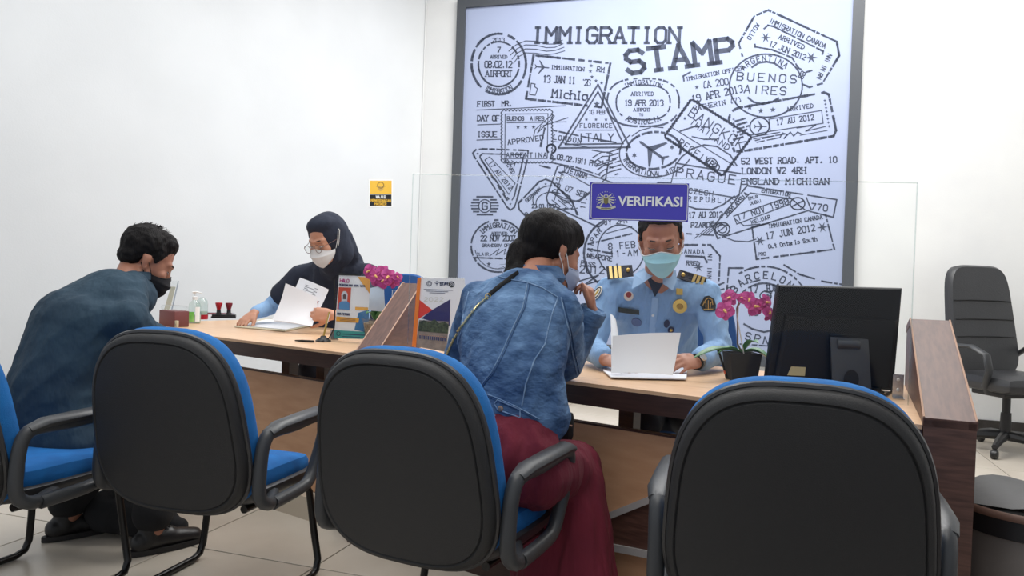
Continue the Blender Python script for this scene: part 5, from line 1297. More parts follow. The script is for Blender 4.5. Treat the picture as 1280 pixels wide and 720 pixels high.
def shoe(t, ankle, toe_dir, m, sole, s=1.0):
    d = V(toe_dir); d.z = 0; d.normalize(); a = V((ankle[0], ankle[1], 0)); sd = d.cross(UP)
    mb = MB(); mb.cone(a - d * .045 + UP * .045, a + d * .06 + UP * .05, (.036, .040), (.040, .040), side=sd); mb.cone(a + d * .06 + UP * .045, a + d * .165 + UP * .034, (.042, .038), (.038, .026), side=sd); mb.cone(a + UP * .05 - d * .01, a + UP * .095 - d * .012, .040, .040)
    me = remesh(mb, .006, 4)
    for v in me.vertices:
        if v.co.z < .014: v.co.z = .014
    me.transform(ROOTM[t.name].inverted()); me.materials.clear(); me.materials.append(m)
    for p in me.polygons: p.use_smooth = True
    o = obj('shoe', me, None, t)
    pts = []
    for i in range(24):
        q = 2 * math.pi * i / 24; x = math.cos(q); y = math.sin(q)
        pts.append(a + d * (.06 + .152 * x) + sd * ((.044 + .006 * x) * y) )
    obj('sole', MB().prism([p + UP * .0015 for p in pts], UP * .02), sole, o, True)
    lc = MB()
    for k in range(4):
        c = a + d * (.05 + .022 * k) + UP * (.098 - .012 * k); lc.tube([c - sd * .022 - UP * .006, c + UP * .002, c + sd * .022 - UP * .006], .0022, 6)
    for g in (-1, 1):
        c = a + d * .045 + UP * .1; lc.tube([c, c + sd * .022 * g + UP * .018, c + sd * .038 * g + UP * .004, c + sd * .022 * g - UP * .012 + d * .01, c], .0016, 6)
    obj('laces', lc, M_blackm, o, True)
    return o
M_sole = mat('dark_shoe_sole', (38, 36, 36), .7)
M_shoe = mat('black_shoe_leather', (30, 29, 30), .4, bump=.2, bscale=90)

# ================= male officer behind the sign
M_shirt = mat('light_blue_uniform_cloth', (140, 175, 214), .85, col2=(126, 161, 203), nscale=5, bump=.8, bscale=13, bdist=.022, bstretch=(1.6, 1, .7))
M_trous = mat('dark_blue_trousers', (34, 40, 56), .85, bump=.2, bscale=500)
M_tshirt = mat('dark_navy_undershirt', (40, 50, 70), .9)
HY = 2.98
off = thing('person', 'man in light blue uniform with gold-striped epaulettes reading papers below the blue sign', 'person', (P(826, 400, 3.55).x, 3.55, 0))
Hc = P(826, 299, HY); fdir = V((-.16, -.90, -.36)); HM = head_matrix(Hc, fdir, math.radians(4.5)); hs = 1.06
nek = P(822, 358, 3.17); che = P(820, 405, 3.30); wai = V((.69, 3.42, .72)); pel = V((.72, 3.50, .53)); sv = V((1, .12, 0)).normalized()
shR = P(764, 365, 3.20); shL = P(883, 369, 3.18)
elR = P(738, 430, 3.08); elR.z = .825; elL = P(899, 436, 3.06); elL.z = .83
wrR = P(757, 443, 2.88); wrR.z = .795; wrL = P(872, 449, 2.88); wrL.z = .80
body = MB(); head_prims(body, HM, hs); body.cone(HM @ V((0, -.028, -.05)), nek + V((0, .02, -.02)), .056, .060)
torso(body, pel, wai, che, nek, sv, -.025)
body.cone(shR.lerp(nek, .25), shL.lerp(nek, .25), .036, .036)
limb(body, [shR, elR, wrR], [.050, .038, .026]); limb(body, [shL, elL, wrL], [.050, .038, .026])
hipR, hipL = pel + V((-.09, -.03, -.03)), pel + V((.09, -.03, -.03)); knR, knL = V((.56, 3.14, .50)), V((.80, 3.12, .50)); anR, anL = V((.56, 3.22, .09)), V((.82, 3.20, .09))
limb(body, [hipR, knR, anR], [.085, .058, .042]); limb(body, [hipL, knL, anL], [.085, .058, .042])
hand(body, wrR, V((.55, -.75, -.05)), V((.35, .25, -.9)), 1, (18, 25, 20))
# left hand: thumb on the front of the page, fingers behind it
hand(body, wrL, V((-.75, -.62, .03)), V((-.35, .40, -.60)), -1, thumb=(.15, .8, .1), curls=[(20, 30, 20), (25, 35, 25), (30, 35, 25), (35, 35, 25)])
_, bvo = blob('body', body, M_skinM, off, .0048, 5)
add_brows_eyes(off, HM, hs)
hair = MB(); TH = lambda x, y, z: HM @ (V((x, y, z)) * hs)
hair.ell(TH(0, -.024, .050), [.080 * hs, .092 * hs, .083 * hs], HM.to_3x3(), 24, 16); hair.ell(TH(0, .010, .098), [.066 * hs, .068 * hs, .036 * hs], HM.to_3x3(), 24, 16)
for g in (-1, 1): hair.cone(TH(.068 * g, .022, .05), TH(.074 * g, .012, .005), .012, .006)
nz = lambda p: .0035 * noise.noise(p * 60) + .004 * noise.noise(p * 22)
blob('hair', hair, M_hair, off, .0048, 3, nz)
M_mblue = mat('pale_blue_mask', (158, 209, 222), .8, bump=.2, bscale=300)
add_mask(off, HM, hs, M_mblue, M_white, -.014, nose_band=mat('mask_white_edge', (220, 226, 228), .8))
sh = MB(); torso(sh, pel, wai, che, nek, sv, .016); 
for S, g in ((shR, -1), (shL, 1)):
    sh.cone(nek + V((.045 * g, .015, -.015)), S + V((-.01 * g, 0, .0)), .058, .066); sh.cone(nek + V((.03 * g, .0, -.03)), S + V((-.03 * g, -.01, -.02)), .058, .066)
    sh.cone(S, che + V((.09 * g, 0, .02)), .064, .08)
sh.cone(nek + V((-.05, .02, -.03)), nek + V((.05, .02, -.03)), .045, .045)
limb(sh, [shR, elR, wrR.lerp(elR, .16)], [.066, .053, .042]); limb(sh, [shL, elL, wrL.lerp(elL, .2)], [.064, .053, .043])
fshirt, bvs = blob('shirt', sh, M_shirt, off, .0065, 6, folds((.5, .1, 1), 20, .0095, seed=1.3))
tr = MB(); limb(tr, [hipR, knR, anR], [.085, .060, .046], .014); limb(tr, [hipL, knL, anL], [.085, .060, .046], .014); tr.cone(pel - UP * .02, pel + UP * .06, (.18, .13), (.165, .125), side=sv)
blob('trousers', tr, M_trous, off, .01, 4, folds((0, 1, .3), 7, .005))
for an in (anR, anL): shoe(off, an, (0, -1, 0), M_shoe, M_sole)
# collar, undershirt triangle, placket, buttons, badges
def stick_plate(bv, corners, th, m, parent, nm, off_=.004, label=None, sub=None):
    pts = []; ns = V()
    for (u, v) in corners:
        l, n = hit(bv, u, v, off_)
        if l is None: return None
        pts.append(l); ns += n
    ns.normalize()
    return obj(nm, MB().prism(pts, ns * th), m, parent, True, smooth=False, label=label)
def draped(bv, corners, m, parent, nm, off_=.004, th=.003, n=6, label=None):
    """a piece of cloth laid on the surface: bilinear grid between four corners"""
    g = []
    for i in range(n + 1):
        t = i / n; row = []
        for j in range(n + 1):
            s = j / n
            u = (corners[0][0] * (1 - s) + corners[1][0] * s) * (1 - t) + (corners[3][0] * (1 - s) + corners[2][0] * s) * t
            v = (corners[0][1] * (1 - s) + corners[1][1] * s) * (1 - t) + (corners[3][1] * (1 - s) + corners[2][1] * s) * t
            l, nn = hit(bv, u, v, off_)
            if l is None: return None
            row.append(l)
        g.append(row)
    mb = MB(); mb.sheet(g, th=th); a = mb.v[0] - CAM
    return obj(nm, mb, m, parent, True, label=label)
M_collar = mat('uniform_collar', (156, 188, 224), .85, bump=.3, bscale=700)
YC = 3.06
def cpt(u, v, Y): return P(u, v, Y)
for pts in (((804, 335, 3.11), (793, 343, 3.10), (790, 361, 3.055), (806, 352, 3.04), (816, 345, 3.06), (808, 337, 3.10)), ((845, 338, 3.11), (846, 350, 3.09), (841, 363, 3.045), (829, 355, 3.035), (829, 343, 3.07), (840, 338, 3.10))):
    q = [cpt(*p) for p in pts]; obj('collar_flap', MB().prism(q, V((0, .006, 0))), M_collar, fshirt, True, smooth=False)
obj('undershirt', MB().prism([P(808, 345, 3.075), P(833, 347, 3.075), P(819, 371, 3.078)], V((0, .01, 0))), M_tshirt, off, True, smooth=False)
pl = on_surface(bvs, [(819, 372), (817, 395), (815, 416)], .0015)
if len(pl) > 2: obj('placket', MB().tube(pl, .012, 8, flat=(1.1, .12), up=V((1, 0, 0))), M_collar, fshirt, True)
for (u, v) in ((816, 394),):
    l, n = hit(bvs, u, v, .004); obj('button', MB().lathe([(0, 0), (.006, 0), (.005, .002), (0, .002)], l, 12, M=frame(n)), M_white, fshirt, True)
M_epa = mat('navy_epaulette', (38, 40, 54), .7)
M_goldb = mat('gold_braid', (226, 200, 130), .4, .4)
for cs_, bars, btn in ((((758, 333), (790, 331), (792, 345), (760, 349)), ((761, 332.8, 762.5, 348), (767, 332.5, 768.5, 347.6), (772.5, 332, 774, 347)), (785, 337.5)), (((850, 337), (884, 347), (880, 358), (846, 347)), ((868, 343, 864.5, 352), (873, 344.5, 869.5, 354), (878.5, 346, 875, 355.5)), (854, 343.5))):
    zc = 3.135
    q = [P(u, v, zc + (.03 if v < 340 else 0)) for u, v in cs_]
    e = obj('epaulette', MB().prism(q, V((0, .010, -.002))), M_epa, fshirt, True, smooth=False, label='navy epaulette with gold bars')
    for (x0, y0, x1, y1) in bars:
        k1, k2 = P(x0, y0, zc + (.030 if y0 < 340 else .0) - .006), P(x1, y1, zc - .006); obj('gold_bar', MB().prism([k1, k1 + V((.012, 0, 0)), k2 + V((.012, 0, 0)), k2], V((0, .004, 0))), M_goldb, e, True, smooth=False)
    obj('gold_button', MB().ell(P(btn[0], btn[1], zc + .008), (.0085, .006, .0085), None, 12, 8), M_gold, e, True)
def disc_on(bv, u, v, r, m, parent, nm, th=.003, sy=1.0, off_=.003, label=None, n=20):
    l, nn = hit(bv, u, v, off_)
    if l is None: return None, None, None
    F = frame(nn) @ Matrix.Diagonal((1, sy, 1))
    return obj(nm, MB().lathe([(0, 0), (r, 0), (r, th), (0, th)], l, n, M=F), m, parent, True, smooth=False, label=label), l, nn
for (u, v, r, sy, m, nm, lab) in ((785.5, 370, .0195, 1, mat('cream_badge', (214, 202, 190), .5), 'round_badge', 'small round cream and red badge'), (796, 402, .022, .95, mat('grey_blue_badge', (92, 110, 150), .6), 'round_badge', 'faded grey blue round badge'), (850, 382, .029, 1.15, M_gold, 'shield_badge', 'gold shield badge'), (838, 412, .014, 1, mat('dark_clip', (40, 46, 80), .5), 'badge_reel', 'dark blue lanyard clip'), (833, 404, .012, 1.5, MATS['dark_clip'], 'badge_strap', 'dark blue strap')):
    o, l, nn = disc_on(bvs, u, v, r, m, fshirt, nm, .004, sy, label=lab)
    if o and nm == 'shield_badge': obj('badge_centre', MB().lathe([(0, 0), (.014, 0), (.012, .003), (0, .004)], l + nn * .004, 16, M=frame(nn)), mat('dull_gold', (168, 132, 70), .4, .6), o, True)
    if o and u == 785.5:
        obj('badge_top', MB().lathe([(0, 0), (.012, 0), (.012, .001), (0, .001)], l + nn * .004 + UP * .006, 12, M=frame(nn)), mat('maroon_enamel', (150, 60, 56), .4), o, True)
    if o and u == 838: obj('gold_dot', MB().lathe([(0, 0), (.007, 0), (0, .003)], l + nn * .004, 10, M=frame(nn)), M_gold, o, True)
stick_plate(bvs, ((845, 361), (853, 361.5), (853, 369), (845, 368.5)), .002, MATS['gold_metal'], fshirt, 'gold_tab', .004)
stick_plate(bvs, ((772, 384), (799, 387), (799, 393), (772, 390)), .003, mat('dark_name_tag', (52, 58, 56), .5), fshirt, 'name_tag', .004, label='dark name tag')
t1 = MB()
for k in range(5):
    l, n = hit(bvs, 778 + 3.4 * k, 387.6 + .35 * k, .008)
    if l is not None: t1.box(l, (.006, .001, .007))
obj('name_letters', t1, mat('faded_gold_letters', (150, 140, 96), .6), fshirt, True, smooth=False)
# sleeve patches
q, l, nn = disc_on(bvs, 747, 367, .028, mat('white_patch', (216, 214, 206), .7), fshirt, 'sleeve_patch', .002, 1.25, label='oval white and navy sleeve patch')
if q:
    F = frame(nn); obj('patch_ring', MB().tube([l + nn * .003 + F @ V((.021 * math.cos(a), .027 * math.sin(a), 0)) for a in [2 * math.pi * i / 20 for i in range(20)]], .0022, 5, closed=True), M_epa, q, True)
    obj('patch_mark', MB().tube([l + nn * .003 + F @ V(p) for p in ((-.004, -.016, 0), (.002, 0, 0), (.004, .016, 0))], .004, 5), M_gold, q, True)
draped(bvs, ((748, 347), (757, 352), (758, 360), (751, 356)), mat('tan_tab', (206, 168, 140), .7), fshirt, 'sleeve_tab', .003)
pt_ = [(880, 371), (886, 370), (892, 374), (895, 382), (894, 389), (880, 389), (875, 381)]
pv = [hit(bvs, u, v, .004)[0] for u, v in pt_]
if all(p is not None for p in pv):
    nn = hit(bvs, 885, 380)[1]; e = obj('sleeve_patch', MB().prism(pv, nn * .002), mat('black_patch', (28, 34, 36), .7), fshirt, True, smooth=False, label='black and gold shield sleeve patch')
    g_ = MB()
    for path in ([(885, 388), (885, 376)], [(882.5, 387), (882.5, 379), (879, 377)], [(887.5, 387), (887.5, 379), (891, 377)], [(880, 387.5), (892, 387.5)], [(879, 382), (882, 375), (885, 373), (889, 375), (891, 382)]):
        g_.tube([p for p in [hit(bvs, u, v, .0075)[0] for u, v in path] if p is not None], .0014, 5)
    obj('patch_emblem', g_, mat('gold_thread', (206, 160, 84), .6), e, True)
# watch and cuffs
wd = (wrL - elL).normalized(); obj('wristwatch', MB().tube([wrL - wd * .004, wrL + wd * .014], .031, 16), mat('dark_watch', (40, 46, 44), .3, .4), off, True)
obj('watch_face', MB().lathe([(0, 0), (.016, 0), (.015, .006), (0, .006)], wrL + V((.015, -.02, .018)), 16, M=frame(V((.5, -.6, .6)))), M_steel, off, True)

# ================= officer in hijab
M_hij = mat('dark_navy_hijab', (36, 43, 60), .9, col2=(30, 36, 52), nscale=6, bump=.7, bscale=9, bdist=.02)
HY = 4.42
hw = thing('person', 'woman in dark navy hijab, glasses and white mask holding a letter', 'person', (P(420, 400, 4.85).x, 4.85, 0))
Hc = P(408, 299, HY); HM = head_matrix(Hc, V((-.42, -.80, -.42)), math.radians(3)); hs = 1.14
nek = P(420, 338, 4.66); che = P(425, 385, 4.80); wai = V((che.x + .03, 4.92, .70)); pel = V((che.x + .05, 4.98, .53)); sv = V((1, .18, 0)).normalized()
shR = P(376, 346, 4.72); shL = P(463, 346, 4.66)
elR = P(337, 392, 4.74); elR.z = .85; elL = P(452, 398, 4.40); elL.z = .84
wrR = P(318, 388, 4.50); wrR.z = .83; wrL = P(415, 398, 4.12); wrL.z = .855
body = MB(); head_prims(body, HM, hs, ears=False); body.cone(HM @ V((0, -.028, -.05)), nek, .052, .055); torso(body, pel, wai, che, nek, sv, -.02, .92)
body.cone(shR.lerp(nek, .15), shL.lerp(nek, .15), .045, .045); limb(body, [shR, elR, wrR], [.045, .036, .025]); limb(body, [shL, elL, wrL], [.045, .036, .026])
hipR, hipL = pel + V((-.09, -.03, -.03)), pel + V((.09, -.03, -.03)); knR, knL = pel + V((-.16, -.40, -.03)), pel + V((.02, -.42, -.03)); anR, anL = knR + V((0, .06, -.40)), knL + V((0, .06, -.40))
limb(body, [hipR, knR, anR], [.085, .058, .042]); limb(body, [hipL, knL, anL], [.085, .058, .042])
hand(body, wrR, V((-.35, -.60, -.42)), V((.1, .35, -.8)), 1, thumb=(.5, .8, .3), curls=[(10, 40, 25), (15, 45, 25), (20, 45, 30), (25, 45, 30)], s=1.12, spread=7)
hand(body, wrL, V((-1, -.05, .03)), V((-.1, .75, -.2)), 1, thumb=(.5, .8, .4), curls=[(25, 45, 30), (30, 50, 35), (35, 50, 35), (40, 50, 35)], s=1.08)
blob('body', body, M_skinL, hw, .0052, 5)
add_brows_eyes(hw, HM, hs)
hj = MB(); TH = lambda x, y, z: HM @ (V((x, y, z)) * hs); RH = HM.to_3x3()
hj.ell(TH(0, -.030, .022), [q * hs for q in (.096, .106, .108)], RH, 28, 18); hj.ell(TH(0, .0, .080), [q * hs for q in (.080, .078, .050)], RH, 24, 16)
hj.cone(TH(0, -.02, .0), TH(0, -.045, -.09), (.094 * hs, .10 * hs), (.10, .10), side=RH @ V((1, 0, 0)), n=24); hj.cone(TH(.0, .02, -.105), nek + V((0, -.05, 0)), .062, .085)
for g in (-1, 1): hj.cone(TH(.078 * g, .0, .02), TH(.05 * g, .03, -.10), .020, .024)
hj.cone(TH(0, -.08, -.02), nek + V((.06, .07, .02)), .085, .10)
hj.cone(nek, che + V((0, -.03, .0)), (.15, .12), (.235, .165), side=sv, n=28)
hj.cone(che + V((0, -.03, .0)), che + V((0, -.05, -.10)), (.235, .165), (.24, .15), side=sv, n=28)
for S, E in ((shR, elR), (shL, elL)): hj.cone(nek + V((0, .02, .0)), S, .085, .075); hj.cone(S, S.lerp(E, .55), .075, .078)
hij, bvh_ = blob('hijab', hj, M_hij, hw, .0075, 6, folds((.3, .1, 1), 11, .008, seed=4.0))
sl = MB(); limb(sl, [shR, elR, wrR.lerp(elR, .12)], [.055, .050, .040]); limb(sl, [shL, elL, wrL.lerp(elL, .45)], [.055, .050, .042]); torso(sl, pel, wai, che, nek, sv, .014, .92)
blob('shirt', sl, M_shirt, hw, .008, 5, folds((.6, .3, .4), 9, .006, seed=2))
tr = MB(); limb(tr, [hipR, knR, anR], [.085, .062, .05], .02); limb(tr, [hipL, knL, anL], [.085, .062, .05], .02); tr.cone(pel - UP * .02, pel + UP * .05, (.18, .13), (.165, .125), side=sv)
blob('trousers', tr, M_trous, hw, .011, 4)
for an in (anR, anL): shoe(hw, an, (0, -1, 0), M_shoe, M_sole)
add_mask(hw, HM, hs, mat('white_mask', (216, 218, 220), .85, bump=.2, bscale=300), M_white, -.014, loop_to=((.104, .005, .055), (.106, .0, .045)))
gl = MB()
for g in (-1, 1):
    c = TH(.034 * g, .112, -.010); rr = [c + RH @ (V((.0245 * math.cos(a), -.006 * abs(math.cos(a)) * g * math.cos(a) * g, .0205 * math.sin(a))) * hs) for a in [2 * math.pi * i / 24 for i in range(24)]]
    gl.tube(rr, .0016, 6, closed=True); gl.tube([TH(.059 * g, .108, -.004), TH(.074 * g, .06, .0), TH(.086 * g, .02, .004)], .0015, 6)
gl.tube([TH(-.0095, .113, -.006), TH(0, .117, -.003), TH(.0095, .113, -.006)], .0016, 6)
go = obj('glasses', gl, mat('brown_metal_glasses', (112, 88, 84), .3, .5), hw, True)
for g in (-1, 1): obj('lens', MB().lathe([(0, 0), (.0235 * hs, 0), (.0235 * hs, .001), (0, .001)], TH(.034 * g, .111, -.010), 20, M=frame(RH @ V((0, 1, 0))) @ Matrix.Diagonal((1, .84, 1))), M_clear, go, True, smooth=False)

# ================= woman in the denim jacket
M_den = mat('washed_blue_denim', (50, 80, 120), .9, col2=(106, 140, 178), nscale=11, detail=14, bump=.9, bscale=16, bdist=.02, bstretch=(1, 1, 1.6), mixlo=.36, mixhi=.72)
M_seam = mat('denim_seam_light', (134, 160, 190), .9, col2=(92, 122, 160), nscale=80)
M_dend = mat('denim_seam_dark', (48, 78, 118), .9)
M_maroon = mat('maroon_skirt_cloth', (112, 28, 48), .9, col2=(96, 22, 41), nscale=4, bump=.8, bscale=14, bdist=.02, bstretch=(1.6, 1.6, .35))
dw = thing('person', 'woman in denim jacket and maroon skirt seen from behind, elbow on the counter', 'person', (0.0, 2.2, 0))
fwd = V((math.sin(math.radians(30)), math.cos(math.radians(30)), 0)); sd = V((fwd.y, -fwd.x, 0))
Hc = P(690, 316, 2.52); HM = head_matrix(Hc, V((.80, .52, -.34)), math.radians(-4)); hs = 1.02
nek = P(664, 352, 2.42); che = P(642, 415, 2.35); wai = P(640, 492, 2.27); pel = P(632, 575, 2.18)
shL = P(600, 374, 2.50); shR = P(704, 388, 2.34)
elR = P(709, 457, 2.58); elR.z = .803; wrR = P(740, 392, 2.54); elL = P(574, 440, 2.66); wrL = P(650, 440, 2.64); wrL.z = .80; elL.z = .82
body = MB(); head_prims(body, HM, hs); body.cone(HM @ V((0, -.03, -.05)), nek, .048, .052); torso(body, pel, wai, che, nek, sd, -.02, .88)
body.cone(shR.lerp(nek, .15), shL.lerp(nek, .15), .042, .042); limb(body, [shR, elR, wrR], [.045, .038, .025]); limb(body, [shL, elL, wrL], [.045, .036, .024])
hipR, hipL = pel + sd * .09 - UP * .03, pel - sd * .09 - UP * .03; knR, knL = V((.23, 2.42, .50)), V((.05, 2.50, .50)); anR, anL = V((.27, 2.36, .09)), V((.10, 2.48, .09))
limb(body, [hipR, knR, anR], [.085, .058, .040]); limb(body, [hipL, knL, anL], [.085, .058, .040])
hand(body, wrR, V((-.08, -.05, 1)), V((-.9, .1, .1)), 1, thumb=(.4, .8, .3), curls=[(50, 60, 40), (55, 65, 40), (60, 65, 40), (60, 65, 40)], s=.98)
hand(body, wrL, V((.95, .15, -.1)), V((0, 0, -1)), -1, (15, 25, 20))
blob('body', body, M_skinM, dw, .0052, 5)
add_brows_eyes(dw, HM, hs)
hair = MB(); TH = lambda x, y, z: HM @ (V((x, y, z)) * hs); RH = HM.to_3x3()
hair.ell(TH(0, -.030, .042), [.090, .106, .095], RH, 28, 18); hair.ell(TH(0, .022, .075), [.074, .076, .058], RH, 24, 16); hair.ell(TH(-.02, -.055, -.015), [.076, .066, .066], RH, 20, 14)
hair.cone(TH(-.03, -.10, -.03), P(640, 345, 2.44), .040, .028); hair.cone(P(648, 338, 2.44), P(632, 352, 2.40), .030, .016); hair.cone(P(640, 348, 2.43), P(636, 366, 2.36), .018, .008)
nzh = lambda p: .003 * noise.noise(V((p.x * 70, p.y * 70, p.z * 25))) + .005 * noise.noise(p * 16)
blob('hair', hair, M_hair, dw, .005, 4, nzh)
st_ = MB(); rn = random.Random(3)
for k in range(26):
    a = P(634 + rn.uniform(-4, 10), 346 + rn.uniform(-8, 8), 2.42); b = a + V((rn.uniform(-.045, -.005), rn.uniform(-.02, .02), rn.uniform(-.05, .02))); st_.tube([a, a.lerp(b, .5) + V((0, 0, .012)), b], [.0012, .0009, .0004], 4)
obj('loose_strands', st_, M_hair, dw, True)['kind'] = 'stuff'
add_mask(dw, HM, hs, mat('pale_violet_mask', (176, 190, 218), .85, bump=.2, bscale=300), M_white, -.014)
jk = MB(); g = .024
torso(jk, wai - UP * .055, wai + UP * .06, che, nek, sd, g, .98)
for S, q in ((shL, -1), (shR, 1)):
    jk.cone(nek + sd * (.04 * q) - UP * .01, S + sd * (-.01 * q), .050, .060); jk.cone(S, che + sd * (.07 * q), .062, .095)
jk.cone(nek - sd * .05 - UP * .03, nek + sd * .05 - UP * .03, .055, .055)
limb(jk, [shR, elR, wrR.lerp(elR, .10)], [.062, .058, .042]); limb(jk, [shL, elL, wrL.lerp(elL, .15)], [.060, .054, .044])
jkt, bvj = blob('denim_jacket', jk, M_den, dw, .0065, 7, folds((.5, .1, 1), 17, .0075, seed=7.7))
def seam(path, r=.0022, m=None, nm='seam', off_=.0012, flat=None):
    p = on_surface(bvj, path, off_, 3)
    if len(p) > 2: return obj(nm, MB().tube(p, r, 6), m or M_seam, jkt, True)
for pth in ([(660, 352), (653, 385), (640, 412), (628, 440), (615, 465), (600, 484)], [(650, 350), (678, 360), (697, 372)], [(620, 345), (640, 350), (664, 354)],
            [(697, 372), (690, 392), (684, 415), (681, 430), (668, 450), (657, 480), (652, 508)], [(701, 372), (706, 395), (712, 420), (716, 445), (722, 472)], [(586, 365), (580, 390), (578, 412), (572, 430)],
            [(598, 489), (620, 497), (645, 508), (674, 524)], [(594, 506), (620, 520), (650, 532), (672, 546)], [(618, 505), (622, 500), (650, 512), (650, 522), (622, 512), (618, 505)]):
    seam(pth)
for pth in ([(663, 352), (656, 385), (643, 412), (631, 440), (618, 465), (603, 484)], [(704, 374), (709, 395), (715, 420), (719, 445), (725, 470)], [(598, 492), (620, 500), (645, 511), (674, 527)]): seam(pth, .0014, M_dend, 'stitch_line')
for (u, v) in ((607, 503), (626, 511)):
    l, n = hit(bvj, u, v, .003)
    if l is not None: obj('metal_button', MB().lathe([(0, 0), (.0085, 0), (.0075, .003), (.003, .0045), (0, .004)], l, 14, M=frame(n)), mat('copper_button', (206, 160, 130), .3, .8), jkt, True)
# collar: standing folded band round the back of the neck
ng = []; ax_ = (HM @ V((0, -.03, -.05)) - nek).normalized()
for i in range(15):
    a = math.radians(60 + 240 * i / 14); dr = (fwd * math.cos(a) + sd * math.sin(a)); b = nek + dr * .068 + ax_ * (.072)
    ng.append([b + dr * .010 - UP * .050, b + dr * .022 - UP * .03, b + dr * .010, b + UP * .010, b - dr * .006 + UP * .002])
obj('collar', MB().sheet(ng, th=.004), M_den, jkt, True)
obj('collar_edge', MB().tube([r[0] for r in ng], .0026, 6), M_seam, jkt, True)
# cuff band and bag strap
wd = (wrR - elR).normalized(); c0 = wrR.lerp(elR, .13); obj('cuff', MB().lathe([(.034, 0), (.046, 0), (.047, .045), (.040, .05), (.034, .045)], c0 - wd * .005, 20, M=frame(wd)), M_den, jkt, True)
sp = on_surface(bvj, [(648, 342), (630, 355), (612, 371)], .004, 3)
bag = obj('bag_strap', MB().tube(sp, .0085, 8, flat=(1, .35), up=V((.5, .2, 1))), M_blackm, dw, True, label='black strap of a shoulder bag')
sp = on_surface(bvj, [(611, 372), (597, 384), (583, 402), (570, 420), (560, 442), (556, 452)], .005, 2)
cm = MB()
for k in range(0, len(sp) - 1): 
    if (sp[k + 1] - sp[k]).length < .08: cm.tube([sp[k], sp[k].lerp(sp[k + 1], .7)], .0042 if k % 2 else .0032, 6)
obj('strap_chain', cm, mat('pale_gold_chain', (206, 196, 150), .3, .7), bag, True)
obj('strap_ring', MB().tube([sp[0] + V((.008 * math.cos(a), 0, .008 * math.sin(a))) for a in [2 * math.pi * i / 12 for i in range(12)]], .0018, 6, closed=True), M_gold, bag, True)
sk = MB(); sk.cone(wai - UP * .05, pel, (.135, .105), (.165, .130), side=sd, n=24)
limb(sk, [hipR, knR], [.100, .078]); limb(sk, [hipL, knL], [.100, .078]); limb(sk, [pel - UP * .02, knR.lerp(knL, .5)], [.11, .08])
limb(sk, [knR, V((.28, 2.34, .10))], [.076, .095]); limb(sk, [knL, V((.12, 2.42, .12))], [.078, .09]); limb(sk, [knR.lerp(knL, .4), V((.20, 2.40, .11))], [.075, .09]); sk.cone(hipR + fwd * .25, V((.26, 2.26, .14)), .055, .07); sk.cone(knR + V((.0, -.05, -.02)), V((.25, 2.29, .10)), .075, .10); sk.cone(knR + V((-.1, -.03, -.02)), V((.14, 2.35, .10)), .07, .10)
blob('skirt', sk, M_maroon, dw, .009, 14, folds((.1, .1, 1), 16, .011, seed=5))
for an in (anR, anL): shoe(dw, an, fwd, M_shoe, M_sole)
hb = thing('handbag', 'black handbag on the lap of the woman in denim, seen below her jacket', 'bag', P(700, 532, 2.44))
o = obj('pouch', MB().box((0, 0, 0), (.09, .05, .10), bev=.02), M_blackm, hb); o.rotation_euler = (0, 0, -math.radians(30))
obj('flap_edge', MB().tube([(.04 * math.cos(-.52) * k, .04 * math.sin(-.52) * k - .028, .01) for k in (-1, -.3, .3, 1)], .003, 6), MATS['tan_edge_banding'], hb)

# ================= man in navy
M_navy = mat('dark_teal_navy_shirt', (42, 66, 82), .9, col2=(36, 57, 73), nscale=5, bump=.8, bscale=11, bdist=.022, bstretch=(1.5, 1, .8))
M_blackt = mat('black_trousers', (24, 24, 27), .9, bump=.3, bscale=400)
mw = thing('person', 'man in dark navy shirt and black mask leaning forward over the counter at the left', 'person', (-1.62, 2.85, 0))
fwd = V((math.sin(math.radians(32)), math.cos(math.radians(32)), 0)); sd = V((fwd.y, -fwd.x, 0))
Hc = P(184, 326, 3.08); HM = head_matrix(Hc, V((.72, .50, -.46)), math.radians(0)); hs = 1.06
nek = P(160, 352, 3.00); che = P(98, 408, 2.86); wai = P(66, 482, 2.78); pel = P(68, 548, 2.78)
shR = P(160, 398, 2.80); shL = P(122, 378, 3.20)
elR = P(206, 446, 3.08); wrR = P(238, 452, 3.34); elL = P(225, 440, 3.50); wrL = P(250, 456, 3.52)
body = MB(); head_prims(body, HM, hs); body.cone(HM @ V((0, -.03, -.05)), nek, .054, .058); torso(body, pel, wai, che, nek, sd, -.02, 1.0)
body.cone(shR.lerp(nek, .15), shL.lerp(nek, .15), .05, .05); limb(body, [shR, elR, wrR], [.05, .040, .027]); limb(body, [shL, elL, wrL], [.05, .04, .027])
hipR, hipL = pel + sd * .09 - UP * .02, pel - sd * .09 - UP * .02
footL = Pz(84, 672, 0); footR = Pz(190, 690, 0); anL, anR = footL + UP * .09, footR + UP * .09
knR, knL = pel + fwd * .42 + sd * .12, pel + fwd * .40 - sd * .14; knR.z = knL.z = .50
limb(body, [hipR, knR, anR], [.09, .060, .042]); limb(body, [hipL, knL, anL], [.09, .060, .042])
hand(body, wrR, (wrR - elR), V((.2, .2, -.9)), -1, (20, 25, 20)); hand(body, wrL, (wrL - elL), V((.2, .2, -.9)), 1, (20, 25, 20))
blob('body', body, M_skinM, mw, .0058, 5)
add_brows_eyes(mw, HM, hs)
hair = MB(); TH = lambda x, y, z: HM @ (V((x, y, z)) * hs); RH = HM.to_3x3()
hair.ell(TH(0, -.026, .048), [.085 * hs, .098 * hs, .086 * hs], RH, 28, 18); hair.ell(TH(0, .006, .086), [.070 * hs, .070 * hs, .046 * hs], RH, 24, 16); hair.ell(TH(0, -.055, -.008), [.070 * hs, .052 * hs, .05 * hs], RH, 20, 14)
